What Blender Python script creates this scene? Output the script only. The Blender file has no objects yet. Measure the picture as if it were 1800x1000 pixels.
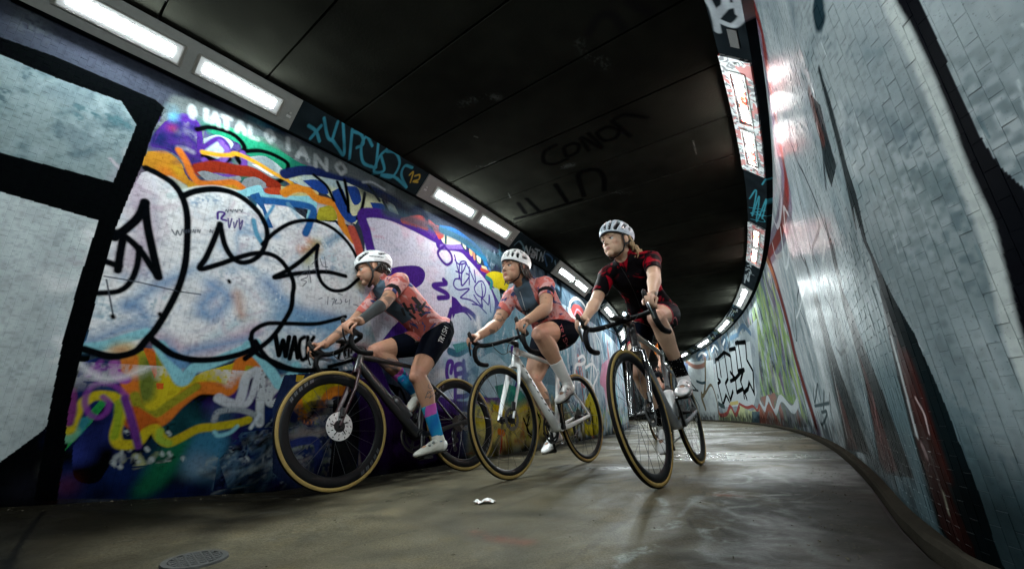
import bpy, bmesh, math, random
import numpy as np
from mathutils import Vector, Matrix
from mathutils.bvhtree import BVHTree
random.seed(7); RNG = np.random.default_rng(11)
SC = bpy.context.scene; COL = SC.collection
# ---------------------------------------------------------------- camera, world, exposure
F_PX, PITCH, ROLL, CAM_H = 732.56, 0.3107, 0.041918, 0.34213
_fw = np.array([0, math.cos(PITCH), math.sin(PITCH)]); _rt = np.array([1., 0, 0]); _up = np.cross(_rt, _fw)
_c, _s = math.cos(ROLL), math.sin(ROLL)
CRT, CUP, CFW = _c*_rt-_s*_up, _s*_rt+_c*_up, _fw
CAMPOS = np.array([0, 0, CAM_H])
cam_d = bpy.data.cameras.new('camera'); cam = bpy.data.objects.new('camera', cam_d); COL.objects.link(cam)
cam_d.sensor_width = 36; cam_d.lens = 36*F_PX/1800; cam_d.clip_start = 0.01; cam_d.clip_end = 400
cam.matrix_world = Matrix(((CRT[0], CUP[0], -CFW[0], 0), (CRT[1], CUP[1], -CFW[1], 0), (CRT[2], CUP[2], -CFW[2], CAM_H), (0, 0, 0, 1)))
SC.camera = cam
w = bpy.data.worlds.new('World'); SC.world = w; w.use_nodes = True
w.node_tree.nodes['Background'].inputs[0].default_value = (.55, .75, 1, 1)
w.node_tree.nodes['Background'].inputs[1].default_value = 0.004       # night: the tunnel's own lamps light everything
LAMP_POWER = 450.0
SC.view_settings.view_transform = 'Standard'; SC.view_settings.look = 'None'
SC.view_settings.exposure = 0.0; SC.view_settings.gamma = 1.0; SC.view_settings.use_curve_mapping = False
SC.cycles.use_denoising = True; SC.cycles.max_bounces = 7; SC.cycles.diffuse_bounces = 4; SC.cycles.glossy_bounces = 3
SC.cycles.sample_clamp_indirect = 4.0; SC.cycles.caustics_reflective = False; SC.cycles.caustics_refractive = False

# ---------------------------------------------------------------- helpers: objects
def tag(o, label=None, cat=None, group=None, kind=None):
    if label: o['label'] = label
    if cat: o['category'] = cat
    if group: o['group'] = group
    if kind: o['kind'] = kind
    return o
def empty(name, loc=(0, 0, 0), rot=None, parent=None):
    o = bpy.data.objects.new(name, None); COL.objects.link(o); o.location = loc; o.empty_display_size = .1
    if rot is not None: o.rotation_euler = rot
    if parent: o.parent = parent
    return o
def mesh_obj(name, V, Fc, mats, parent=None, smooth=40, idx=None, attr=None, uv=None):
    me = bpy.data.meshes.new(name); me.from_pydata([tuple(v) for v in V], [], [tuple(f) for f in Fc])
    if not isinstance(mats, (list, tuple)): mats = [mats]
    for m in mats: me.materials.append(m)
    if idx is not None: me.polygons.foreach_set('material_index', np.asarray(idx, dtype=np.int32))
    if smooth:
        me.shade_smooth()
        if smooth < 180: me.set_sharp_from_angle(angle=math.radians(smooth))
    if attr is not None:
        a = me.color_attributes.new('col', 'FLOAT_COLOR', 'POINT'); A = np.ones((len(V), 4), np.float32); A[:, :3] = attr
        a.data.foreach_set('color', A.ravel())
    me.update()
    o = bpy.data.objects.new(name, me); COL.objects.link(o)
    if parent: o.parent = parent
    return o
class MB:
    """collects simple shapes; build() links them as one mesh object"""
    def __init__(s): s.V = []; s.F = []; s.I = []
    def add(s, V, F, mi=0):
        n = len(s.V); s.V += [tuple(map(float, v)) for v in V]; s.F += [tuple(n+i for i in f) for f in F]; s.I += [mi]*len(F); return s
    def box(s, c, size, M=None, mi=0):
        c = np.array(c, float); h = np.array(size, float)/2
        P = np.array([(x, y, z) for x in (-1, 1) for y in (-1, 1) for z in (-1, 1)])*h
        if M is not None: P = P@np.array(M).T
        return s.add(P+c, [(0, 1, 3, 2), (4, 6, 7, 5), (0, 4, 5, 1), (2, 3, 7, 6), (0, 2, 6, 4), (1, 5, 7, 3)], mi)
    def tube(s, pts, rad, n=10, cap=True, mi=0, flat=None, closed=False, up=None):
        """swept tube through pts; rad a number or a list of numbers or (a,b) pairs (b along the 'up' side)"""
        P = [np.array(p, float) for p in pts]; k = len(P)
        if not isinstance(rad, (list, tuple)) or (len(rad) == 2 and k != 2 and not isinstance(rad[0], (list, tuple))): rad = [rad]*k
        T = []
        for i in range(k):
            a = P[(i-1) % k] if (closed or i > 0) else P[i]; b = P[(i+1) % k] if (closed or i < k-1) else P[i]
            t = b-a; T.append(t/(np.linalg.norm(t)+1e-12))
        u = np.array(up, float) if up is not None else (np.array([0, 0, 1.]) if abs(T[0][2]) < .9 else np.array([1., 0, 0]))
        V = []
        for i in range(k):
            u = u-T[i]*(u@T[i]); u /= np.linalg.norm(u)+1e-12; w_ = np.cross(T[i], u)
            r = rad[i]; a, b = (r if isinstance(r, (list, tuple)) else (r, r))
            for j in range(n):
                q = 2*math.pi*j/n; V.append(P[i]+w_*math.cos(q)*a+u*math.sin(q)*b)
        Fc = []
        for i in range(k if closed else k-1):
            i2 = (i+1) % k
            for j in range(n): Fc.append((i*n+j, i*n+(j+1) % n, i2*n+(j+1) % n, i2*n+j))
        if cap and not closed: Fc.append(tuple(range(n-1, -1, -1))); Fc.append(tuple((k-1)*n+j for j in range(n)))
        return s.add(V, Fc, mi)
    def lathe(s, prof, c=(0, 0, 0), ax=(0, 1, 0), n=48, mi=0, seg_mi=None, closed=False):
        """revolve (radius, along-axis) profile round ax"""
        ax = np.array(ax, float); ax /= np.linalg.norm(ax); e = np.array([1., 0, 0]) if abs(ax[0]) < .9 else np.array([0, 0, 1.])
        e = e-ax*(e@ax); e /= np.linalg.norm(e); g = np.cross(ax, e); m = len(prof); V = []
        for j in range(n):
            q = 2*math.pi*j/n
            for r, h in prof: V.append(np.array(c)+ax*h+(e*math.cos(q)+g*math.sin(q))*r)
        nn = len(s.V); s.V += [tuple(v) for v in V]
        for j in range(n):
            for i in range(m if closed else m-1):
                i2 = (i+1) % m; a, b = j*m, ((j+1) % n)*m
                s.F.append((nn+a+i, nn+a+i2, nn+b+i2, nn+b+i)); s.I.append(seg_mi[i] if seg_mi else mi)
        return s
    def build(s, name, mats, parent=None, smooth=40, bevel=0):
        o = mesh_obj(name, s.V, s.F, mats, parent, smooth, s.I)
        if bevel:
            b = o.modifiers.new('bevel', 'BEVEL'); b.width = bevel; b.segments = 2; b.limit_method = 'ANGLE'; b.angle_limit = math.radians(50)
        return o
# ---------------------------------------------------------------- helpers: materials
def srgb(r, g, b):
    return tuple(((c/255)/12.92 if c/255 <= .04045 else ((c/255+.055)/1.055)**2.4) for c in (r, g, b))
class NT:
    def __init__(s, name):
        s.m = bpy.data.materials.new(name); s.m.use_nodes = True; s.t = s.m.node_tree; s.N = s.t.nodes; s.L = s.t.links
        s.b = s.N['Principled BSDF']
    def n(s, typ, **kw):
        o = s.N.new(typ)
        for k, v in kw.items(): setattr(o, k, v)
        return o
    def set(s, inp, v):
        if isinstance(v, bpy.types.NodeSocket): s.L.new(v, inp)
        elif isinstance(v, (tuple, list)) and len(v) == 3 and inp.type == 'RGBA': inp.default_value = (*v, 1)
        else: inp.default_value = v
    def math(s, op, a, b=0.0, c=None):
        o = s.n('ShaderNodeMath', operation=op); s.set(o.inputs[0], a); s.set(o.inputs[1], b)
        if c is not None: s.set(o.inputs[2], c)
        return o.outputs[0]
    def mix(s, f, a, b, mode='MIX'):
        o = s.n('ShaderNodeMix', data_type='RGBA', blend_type=mode); s.set(o.inputs[0], f); s.set(o.inputs[6], a); s.set(o.inputs[7], b); return o.outputs[2]
    def noise(s, scale, detail=4, rough=.6, vec=None, dist=0, out=0):
        o = s.n('ShaderNodeTexNoise'); o.inputs['Scale'].default_value = scale; o.inputs['Detail'].default_value = detail
        o.inputs['Roughness'].default_value = rough; o.inputs['Distortion'].default_value = dist
        if vec is not None: s.L.new(vec, o.inputs['Vector'])
        return o.outputs[out]
    def ramp(s, v, stops, interp='LINEAR'):
        o = s.n('ShaderNodeValToRGB'); s.L.new(v, o.inputs[0]); cr = o.color_ramp; cr.interpolation = interp
        while len(cr.elements) < len(stops): cr.elements.new(.5)
        for e, (p, c) in zip(cr.elements, stops): e.position = p; e.color = (*c, 1) if isinstance(c, (tuple, list)) else (c, c, c, 1)
        return o.outputs[0]
    def pos(s): return s.n('ShaderNodeNewGeometry').outputs['Position']
    def obj(s): return s.n('ShaderNodeTexCoord').outputs['Object']
    def bump(s, h, strength=.3, dist=.01, normal=None):
        o = s.n('ShaderNodeBump'); o.inputs['Strength'].default_value = strength; o.inputs['Distance'].default_value = dist
        s.L.new(h, o.inputs['Height'])
        if normal is not None: s.L.new(normal, o.inputs['Normal'])
        s.L.new(o.outputs[0], s.b.inputs['Normal']); return o.outputs[0]
    def fin(s, col=None, rough=None, metal=None, spec=None, **kw):
        for nm, v in (('Base Color', col), ('Roughness', rough), ('Metallic', metal), ('Specular IOR Level', spec)):
            if v is not None: s.set(s.b.inputs[nm], v)
        for k, v in kw.items(): s.set(s.b.inputs[k.replace('_', ' ')], v)
        return s.m
def simple(name, col, rough=.5, metal=0., var=.15, scale=40, bump=0, coat=0, spec=.5, obj=False):
    """plain material with slight procedural mottling in colour and gloss"""
    t = NT(name); v = t.obj() if obj else t.pos(); nz = t.noise(scale, 4, .6, v)
    c = t.mix(nz, tuple(x*(1-var) for x in col), tuple(min(1, x*(1+var)) for x in col))
    r = t.math('MULTIPLY_ADD', nz, .12, max(0, rough-.06))
    if bump: t.bump(t.noise(scale*4, 3, .6, v), bump, .002)
    t.fin(c, r, metal, spec)
    if coat: t.b.inputs['Coat Weight'].default_value = coat; t.b.inputs['Coat Roughness'].default_value = .06
    return t.m
# ---------------------------------------------------------------- the tunnel's plan: two concentric arcs
CX, CY = -23.94, 18.952
R_L, R_R, H_W, H_C = 27.85, 30.62, 2.30, 2.46
def rad_off(th):
    """the near end of the right-hand wall straightens and then flares outwards (metres added to its radius)"""
    th = np.asarray(th, float); s_ = np.maximum(0, (math.radians(-34.6)-th)*R_R); return np.minimum(.05*s_*np.minimum(1, s_/.6)+s_**2/61, .33)+.36*(lambda q: q*q*(3-2*q))(np.clip((-35.75-np.degrees(th))/1.6, 0, 1))
def floor_z(th, r):
    """the floor banks up a little towards the near end of the left wall"""
    d = np.degrees(np.asarray(th, float)); t_ = np.maximum(0, -35.9-d)
    q = np.clip((29.3-np.asarray(r, float))/1.45, 0, 1); q = q*q*(3-2*q)
    return np.minimum(.043*t_*np.minimum(1, .4+t_/.8), .3)*q
def pt(r, th, z=0.0): return np.array([CX+r*math.cos(th), CY+r*math.sin(th), z])
def to_polar(x, y): return np.hypot(x-CX, y-CY), np.arctan2(y-CY, x-CX)
def px_ray(px):
    px = np.atleast_2d(np.array(px, float)); return (px[:, :1]-900)*CRT+(500-px[:, 1:2])*CUP+F_PX*CFW
def hit(px, fn, tmax=60.):
    """first point along each photo ray where fn(r, th, z) changes sign -> (theta, r, z)"""
    D = px_ray(px); D = D/np.linalg.norm(D, axis=1, keepdims=True); T = np.geomspace(.15, tmax, 500)
    P = CAMPOS+D[:, None, :]*T[None, :, None]; r, th = to_polar(P[..., 0], P[..., 1]); f = fn(r, th, P[..., 2])
    ch = (f[:, 1:] > 0) != (f[:, :1] > 0); i = np.where(ch.any(1), ch.argmax(1), len(T)-2); n = np.arange(len(D))
    lo, hi = T[i], T[i+1]; s0 = f[:, 0] > 0
    for _ in range(30):
        m = (lo+hi)/2; Q = CAMPOS+D*m[:, None]; r, th = to_polar(Q[:, 0], Q[:, 1]); g = (fn(r, th, Q[:, 2]) > 0) == s0
        lo = np.where(g, m, lo); hi = np.where(g, hi, m)
    Q = CAMPOS+D*lo[:, None]; r, th = to_polar(Q[:, 0], Q[:, 1]); return th, r, Q[:, 2]
def on_left(px): th, r, z = hit(px, lambda r, th, z: r-R_L); return np.c_[th, z]
def on_right(px): th, r, z = hit(px, lambda r, th, z: R_R+rad_off(th)-r); return np.c_[th, z]
def on_ceil(px): th, r, z = hit(px, lambda r, th, z: H_C-z); return np.c_[th, r]
def on_floor(px): th, r, z = hit(px, lambda r, th, z: z-floor_z(th, r)); return np.c_[th, r]
def on_lband(px): th, r, z = hit(px, lambda r, th, z: (r-27.88)/.17*.16-(z-2.30)); return np.c_[th, z]
def on_rband(px): th, r, z = hit(px, lambda r, th, z: (30.57+rad_off(th)-r)/.155*.16-(z-2.30)); return np.c_[th, z]
# ---------------------------------------------------------------- paint: a canvas in wall coordinates
def catmull(P, k=8):
    P = np.asarray(P, float)
    if len(P) < 3: return P
    Q = np.vstack([2*P[0]-P[1], P, 2*P[-1]-P[-2]]); t = np.linspace(0, 1, k, endpoint=False)[:, None]; out = []
    for i in range(1, len(Q)-2):
        a, b, c, d = Q[i-1:i+3]
        out.append(.5*((2*b)+(c-a)*t+(2*a-5*b+4*c-d)*t**2+(3*b-a-3*c+d)*t**3))
    return np.vstack(out+[P[-1:]])
def vnoise(h, w_, cell, rng):
    gh, gw = max(2, int(h/cell)+3), max(2, int(w_/cell)+3); g = rng.random((gh, gw)).astype(np.float32)
    y = np.linspace(0, gh-1.01, h); x = np.linspace(0, gw-1.01, w_); yi = y.astype(int); xi = x.astype(int)
    fy = (y-yi)[:, None]; fx = (x-xi)[None]; fy = fy*fy*(3-2*fy); fx = fx*fx*(3-2*fx)
    a, b, c, d = g[yi][:, xi], g[yi][:, xi+1], g[yi+1][:, xi], g[yi+1][:, xi+1]
    return (a*(1-fx)+b*fx)*(1-fy)+(c*(1-fx)+d*fx)*fy
class Canvas:
    def __init__(s, th0, th1, v0, v1, rad, res, base, proj):
        s.th0, s.th1, s.v0, s.v1 = math.radians(th0), math.radians(th1), v0, v1
        s.res = res; s.rad = rad; s.W = int((s.th1-s.th0)*rad/res); s.H = int((v1-v0)/res); s.proj = proj
        s.A = np.empty((s.H, s.W, 3), np.float32); s.A[:] = base; s.rng = np.random.default_rng(5)
        s.n1 = vnoise(s.H, s.W, .012/res, s.rng); s.n2 = vnoise(s.H, s.W, .09/res, s.rng); s.n3 = vnoise(s.H, s.W, .35/res, s.rng)
    def to(s, px, raw=False):
        q = np.asarray(px, float) if raw else s.proj(px)
        return np.c_[(q[:, 0]-s.th0)*s.rad/s.res, (q[:, 1]-s.v0)/s.res]
    def _box(s, P, m):
        x0, y0 = np.floor(P.min(0)-m).astype(int); x1, y1 = np.ceil(P.max(0)+m).astype(int)+1
        return max(0, x0), min(s.W, x1), max(0, y0), min(s.H, y1)
    def blend(s, b, a, col):
        x0, x1, y0, y1 = b; R_ = s.A[y0:y1, x0:x1]; R_ += (np.array(col, np.float32)-R_)*a[..., None]
    def stroke(s, px, width, col, soft=.006, alpha=1., raw=False, sm=True, taper=0, dry=0, closed=False):
        P = s.to(px, raw)
        if closed: P = np.vstack([P, P[:1]])
        if sm: P = catmull(P, 7)
        hw = width/2/s.res; so = max(soft/s.res, .6); b = s._box(P, hw+so*2)
        x0, x1, y0, y1 = b
        if x1 <= x0 or y1 <= y0: return
        yy, xx = np.mgrid[y0:y1, x0:x1].astype(np.float32); best = np.full(xx.shape, 1e9, np.float32); n = len(P)
        for i in range(n-1):
            a, c = P[i], P[i+1]; d = c-a; L = d@d+1e-9
            k = hw*(1-taper*(1-min(1, 4*min(i, n-1-i)/n)))
            m = hw+so*2+1; bx0, bx1 = int(max(x0, min(a[0], c[0])-m)), int(min(x1, max(a[0], c[0])+m+1)); by0, by1 = int(max(y0, min(a[1], c[1])-m)), int(min(y1, max(a[1], c[1])+m+1))
            if bx1 <= bx0 or by1 <= by0: continue
            sl = (slice(by0-y0, by1-y0), slice(bx0-x0, bx1-x0)); X, Y = xx[sl], yy[sl]
            t = np.clip(((X-a[0])*d[0]+(Y-a[1])*d[1])/L, 0, 1); e = np.hypot(X-a[0]-t*d[0], Y-a[1]-t*d[1])-k
            best[sl] = np.minimum(best[sl], e)
        al = np.clip(.5-best/(2*so), 0, 1)*alpha
        if dry: al *= np.clip((s.n1[y0:y1, x0:x1]*.6+s.n2[y0:y1, x0:x1]*.5-dry)*3.5, 0, 1)
        s.blend(b, al, col)
    def _mask(s, P, b):
        x0, x1, y0, y1 = b; yy = np.arange(y0, y1)[:, None]+.5; xx = np.arange(x0, x1)[None]+.5; m = np.zeros((y1-y0, x1-x0), bool)
        n = len(P)
        for i in range(n):
            (ax, ay), (bx, by) = P[i], P[(i+1) % n]
            if ay == by: continue
            c = (yy >= min(ay, by)) & (yy < max(ay, by)); m ^= c & (xx < ax+(yy-ay)*(bx-ax)/(by-ay))
        return m
    def fill(s, px, col, alpha=1., raw=False, sm=False, col2=None, nz=.5, soft=0):
        P = s.to(px, raw)
        if sm: P = catmull(np.vstack([P, P[:1]]), 6)
        b = s._box(P, soft/s.res*2+1); x0, x1, y0, y1 = b
        if x1 <= x0 or y1 <= y0: return None
        m = s._mask(P, b).astype(np.float32)
        if soft:
            k = max(1, int(soft/s.res))
            for ax in (0, 1):
                for _ in range(2):
                    c = np.cumsum(np.concatenate([np.repeat(m.take([0], ax), k, ax), m, np.repeat(m.take([-1], ax), k+1, ax)], ax), ax)
                    m = (c.take(range(2*k+1, c.shape[ax]), ax)-c.take(range(0, c.shape[ax]-2*k-1), ax))/(2*k+1)
        m = m[:y1-y0, :x1-x0]*alpha
        s.blend(b, m, col)
        if col2 is not None:
            z = np.clip((s.n3[y0:y1, x0:x1]*.6+s.n2[y0:y1, x0:x1]*.4-nz)*5, 0, 1); s.blend(b, m*z, col2)
        return b, m
    def smear(s, px, cols, n, width=(.03, .09), length=(.1, .4), alpha=(.2, .55), ang=None, spread=.6, raw=False, clip=True):
        """loose brushy strokes clipped to a polygon"""
        P = s.to(px, raw); b = s._box(P, 0); x0, x1, y0, y1 = b
        if x1 <= x0 or y1 <= y0: return
        m = s._mask(P, b); ys, xs = np.nonzero(m)
        if not len(xs): return
        keep = s.A[y0:y1, x0:x1].copy()
        for _ in range(n):
            i = s.rng.integers(len(xs)); c = np.array([xs[i]+x0, ys[i]+y0], float)
            a = (s.rng.uniform(0, 2*math.pi) if ang is None else math.radians(ang)+s.rng.normal()*spread); L = s.rng.uniform(*length)/s.res/2
            d = np.array([math.cos(a), math.sin(a)]); k = np.array([-d[1], d[0]])*s.rng.normal()*L*.35
            Q = np.array([c-d*L, c+k, c+d*L]); Q = np.c_[Q[:, 0]*s.res/s.rad+s.th0, Q[:, 1]*s.res+s.v0]
            w_ = s.rng.uniform(*width); s.stroke(Q, w_, cols[s.rng.integers(len(cols))], soft=w_*.45, alpha=s.rng.uniform(*alpha), raw=True, dry=.35 if s.rng.random() < .6 else 0)
        if clip: R_ = s.A[y0:y1, x0:x1]; R_[~m] = keep[~m]
    def text(s, strokes, o, ux, uy, width, col, **kw):
        """strokes in a unit box, o = lower-left photo pixel, ux/uy = pixel vectors of one unit"""
        o, ux, uy = map(lambda v: np.array(v, float), (o, ux, uy))
        for st in strokes: s.stroke([o+ux*x+uy*y for x, y in st], width, col, **kw)
    def image(s, name):
        im = bpy.data.images.new(name, s.W, s.H, float_buffer=False); im.colorspace_settings.name = 'sRGB'
        A = np.clip(s.A, 0, 1); A = np.where(A <= .0031308, A*12.92, 1.055*A**(1/2.4)-.055)
        B = np.ones((s.H, s.W, 4), np.float32); B[..., :3] = A; im.pixels.foreach_set(B.ravel()); im.update(); return im
def canvas_nodes(t, cv, name, along='Z'):
    """samples a canvas in a node tree by the tunnel's own coordinates (angle, height or radius)"""
    sp = t.n('ShaderNodeSeparateXYZ'); t.L.new(t.pos(), sp.inputs[0])
    dx = t.math('SUBTRACT', sp.outputs[0], CX); dy = t.math('SUBTRACT', sp.outputs[1], CY); th = t.math('ARCTAN2', dy, dx)
    u = t.math('MULTIPLY', t.math('SUBTRACT', th, cv.th0), 1/(cv.th1-cv.th0))
    if along == 'Z': vv = sp.outputs[2]
    else: vv = t.math('SQRT', t.math('ADD', t.math('MULTIPLY', dx, dx), t.math('MULTIPLY', dy, dy)))
    v = t.math('MULTIPLY', t.math('SUBTRACT', vv, cv.v0), 1/(cv.v1-cv.v0))
    cb = t.n('ShaderNodeCombineXYZ'); t.L.new(u, cb.inputs[0]); t.L.new(v, cb.inputs[1])
    im = t.n('ShaderNodeTexImage', extension='EXTEND', interpolation='Linear'); im.image = cv.image(name); t.L.new(cb.outputs[0], im.inputs[0])
    sc = t.n('ShaderNodeCombineXYZ'); t.L.new(t.math('MULTIPLY', th, cv.rad), sc.inputs[0]); t.L.new(vv, sc.inputs[1])
    return im.outputs[0], sc.outputs[0], vv
# ================================================================ graffiti (painted on the walls in wall coordinates)
def crop(ox, oy, s): return lambda *p: [(ox+p[i]/s, oy+p[i+1]/s) for i in range(0, len(p), 2)]
cA, cB, cC, cD, cE = crop(0, 300, 2.5), crop(250, 180, 3.124), crop(500, 180, 3.124), crop(0, 600, 2.5), crop(460, 400, 2.04)
c1, cP = crop(0, 0, 2.9417), crop(740, 380, 5.556)
cQ, cS, cT = crop(640, 600, 4.0), crop(850, 480, 3.126), crop(440, 560, 3.335)
cG, cH, cI, cJ, cK, cF = crop(1300, 450, 1.818), crop(1180, 0, 2.0), crop(1130, 560, 4.544), crop(1000, 450, 3.227), crop(1450, 500, 3.333), crop(1400, 0, 2.0)
WHT, PALE, LBLU, TEAL, BLUE, NAVY = (.80, .80, .81), (.56, .61, .67), (.24, .54, .62), (.03, .20, .24), (.02, .12, .32), (.006, .018, .09)
PUR, DPUR, VIO = (.06, .02, .20), (.020, .006, .045), (.20, .04, .28)
YEL, LIM, ORG, REDD, RED, PINK, BLK, GRN, SILV, CRM = (.50, .40, .015), (.30, .42, .04), (.56, .15, .02), (.22, .022, .010), (.40, .04, .02), (.55, .34, .42), (.0015, .002, .0025), (.008, .15, .08), (.46, .52, .53), (.55, .56, .36)
ROSE = (.50, .13, .12)
L = Canvas(-41, -10, 0.0, 2.34, R_L, .0032, (.03, .035, .05), on_left)
def left_wall():
    S, Fl = L.stroke, L.fill
    allw = np.radians([[-41, 0], [-10, 0], [-10, 0], [-41, 0]]); allw[:, 1] = [0, 0, 2.4, 2.4]
    L.smear(allw, [NAVY, BLK, TEAL, PUR, BLUE, (.1, .12, .13)], 260, (.05, .2), (.2, .8), (.2, .6), raw=True)
    # --- far stretch of the left wall (seen past the riders): pale lettering, pink and blue shapes, yellow foot
    far = np.array([[-31.2, 0], [-10, 0], [-10, 2.4], [-31.2, 2.4]]); far[:, 0] = np.radians(far[:, 0])
    Fl(far, (.34, .42, .48), raw=True, col2=(.18, .26, .34), nz=.52)
    L.smear(far, [PALE, WHT, WHT, TEAL, NAVY, LBLU, PINK, (.12, .2, .3), PALE, BLK], 520, (.02, .09), (.15, .7), (.3, .8), ang=80, spread=.5, raw=True)
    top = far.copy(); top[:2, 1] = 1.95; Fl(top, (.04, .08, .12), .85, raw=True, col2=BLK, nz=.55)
    foot = far.copy(); foot[2:, 1] = .52; L.smear(foot, [YEL, LIM, YEL, CRM, BLK, ORG, TEAL], 130, (.03, .1), (.1, .4), (.5, .95), raw=True)
    for k in range(26):     # throw-up outlines further along
        a = -30.6+k*.8; z = L.rng.uniform(.4, 1.5); q = [[math.radians(a+L.rng.normal()*.25), z+L.rng.normal()*.3] for _ in range(6)]
        S(q, .035, [BLK, WHT, PALE, PINK, NAVY, ROSE][k % 6], raw=True, soft=.008)
    S(cS(520, 470, 545, 455, 560, 480, 540, 500, 510, 505, 500, 560, 498, 660), .05, WHT); S(cS(470, 520, 480, 600, 500, 680, 540, 720), .05, PALE)
    S(cS(560, 520, 600, 500, 625, 560, 600, 640, 630, 700), .05, WHT); S(cS(440, 480, 450, 560, 470, 640), .04, PALE)
    Fl(cS(650, 500, 690, 480, 700, 620, 690, 740, 665, 640, 640, 600), (.50, .20, .30), .9, sm=True, col2=PINK); S(cS(672, 560, 680, 640, 690, 720), .03, ROSE)
    Fl(cS(480, 200, 500, 170, 540, 190, 555, 240, 530, 270, 500, 240), (.42, .08, .08), 1, sm=True); S(cS(470, 240, 478, 160, 520, 140, 560, 190, 570, 250), .05, WHT); S(cS(500, 230, 515, 200, 540, 225, 548, 260), .03, PINK)
    S(cS(480, 230, 560, 330), .09, WHT); [S(cS(*q), .035, WHT, soft=.01) for q in ((450, 300, 470, 420, 460, 480), (560, 380, 600, 420, 590, 480), (520, 600, 560, 580, 600, 620, 620, 700), (300, 200, 350, 260, 400, 240, 440, 300), (600, 300, 640, 380, 660, 470))]
    Fl(cS(560, 700, 600, 640, 625, 780, 640, 870, 560, 880), YEL, .95, sm=True, col2=BLK, nz=.6)
    # --- black framed silver letter at the near end
    Fl(c1(-900, -60, 0, 200, 300, 300, 600, 430, 800, 515, 850, 560, 790, 680, 735, 850, 600, 1160, 500, 1700, 330, 2400, 290, 2620, -900, 2620), BLK)
    Fl([(-300, 20), (0, 94), (60, 122), (100, 136), (212, 176), (240, 220), (222, 265), (199, 321), (0, 269), (-300, 200)], (.20, .26, .27), col2=(.14, .19, .21), nz=.5)
    Fl([(-300, 265), (0, 337), (90, 362), (174, 386), (140, 490), (110, 600), (82, 748), (76, 756), (0, 812), (-300, 960)], SILV, col2=(.38, .43, .44), nz=.5)
    L.smear([(-300, 20), (0, 94), (212, 176), (240, 220), (199, 321), (0, 269), (-300, 200)], [(.05, .10, .12), (.30, .37, .39), (.14, .2, .22)], 110, (.01, .04), (.03, .14), (.2, .6), ang=70)
    L.smear([(-300, 265), (0, 337), (174, 386), (110, 600), (76, 756), (0, 812), (-300, 960)], [(.52, .57, .58), (.34, .39, .41)], 140, (.01, .05), (.03, .2), (.15, .4))
    Fl([(-300, 960), (0, 812), (76, 756), (100, 760), (98, 900), (-300, 1100)], BLK); Fl([(30, 860), (60, 842), (70, 872), (40, 880)], (.06, .06, .1), .5, soft=.05); Fl([(82, 818), (92, 812), (96, 826), (85, 832)], (.25, .25, .22), .6, soft=.02)
    for p in ((160, 196), (168, 203), (150, 190), (135, 187), (196, 212), (205, 208), (188, 203), (134, 203), (222, 220)): S([p, (p[0]+4, p[1]+4)], .03, (.06, .13, .15), alpha=.8, dry=.3)
    # --- lower band of colour
    low = cD(360, 90, 560, 120, 780, 180, 1150, 90, 1500, 110, 1750, 200, 1750, 620, 1300, 650, 700, 690, 250, 690, 300, 420)
    Fl(low, BLK, col2=NAVY, nz=.52); L.smear(low, [NAVY, BLK, TEAL, PUR], 60, (.04, .12), (.1, .4), (.3, .7))
    Fl(cD(355, 95, 470, 60, 560, 60, 555, 170, 420, 200, 350, 190, 330, 200), (.03, .045, .20), sm=True, col2=NAVY); S(cD(385, 150, 420, 105, 430, 160), .02, VIO); S(cD(440, 90, 400, 130, 460, 120), .02, VIO, alpha=.7)
    Fl(cD(380, 330, 500, 270, 560, 330, 520, 460, 470, 560, 420, 620, 330, 600, 320, 470, 350, 420), (.02, .03, .17), sm=True, col2=BLK, nz=.55)
    Fl(cD(285, 480, 300, 440, 400, 300, 460, 235, 470, 270, 400, 360, 330, 430), (.02, .25, .06)); S(cD(330, 400, 345, 380, 365, 355), .04, TEAL); S(cD(300, 420, 315, 400), .05, (.15, .4, .25))
    Fl(cD(600, 640, 690, 500, 770, 430, 850, 400, 830, 480, 760, 580, 690, 650, 640, 680, 590, 680), (.01, .13, .06), sm=True, soft=.02)
    Fl(cD(810, 520, 870, 400, 960, 380, 1010, 430, 960, 560, 880, 600, 820, 560), (.04, .18, .30), .9, sm=True, soft=.02, col2=(.02, .06, .14))
    Fl(cD(830, 500, 860, 480, 930, 500, 950, 580, 820, 590), (.20, .24, .30), .6, soft=.03); Fl(cD(270, 600, 320, 600, 330, 650, 270, 660), (.22, .03, .02), .7, sm=True, soft=.03)
    L.smear(cD(960, 520, 1060, 400, 1220, 380, 1300, 480, 1330, 600, 1000, 640), [(.3, .36, .38), NAVY, BLK, (.1, .2, .3), (.02, .05, .1)], 130, (.008, .03), (.05, .25), (.4, .9), ang=35, spread=.5)
    L.smear(cD(470, 470, 700, 480, 820, 520, 500, 560), [(.35, .38, .38), (.4, .42, .2), BLK], 26, (.008, .02), (.01, .04), (.5, .9))
    for p in ((550, 395), (735, 400), (705, 490), (600, 520), (595, 505), (660, 515), (740, 490), (800, 512), (490, 530), (520, 545), (640, 470), (560, 470), (1010, 470), (1080, 510), (700, 340), (670, 345)): S(cD(p[0], p[1], p[0]+8, p[1]+10), .014, (.45, .5, .5), dry=.3)
    # yellow/orange shapes of the letter's lower edge
    Fl(cD(560, 60, 700, 20, 760, 130, 800, 180, 900, 130, 1010, 100, 1060, 80, 1130, 40, 1150, 110, 1040, 210, 980, 230, 880, 220, 780, 290, 700, 350, 620, 350, 580, 300, 560, 200), YEL, col2=(.14, .18, .03), nz=.55)
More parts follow.
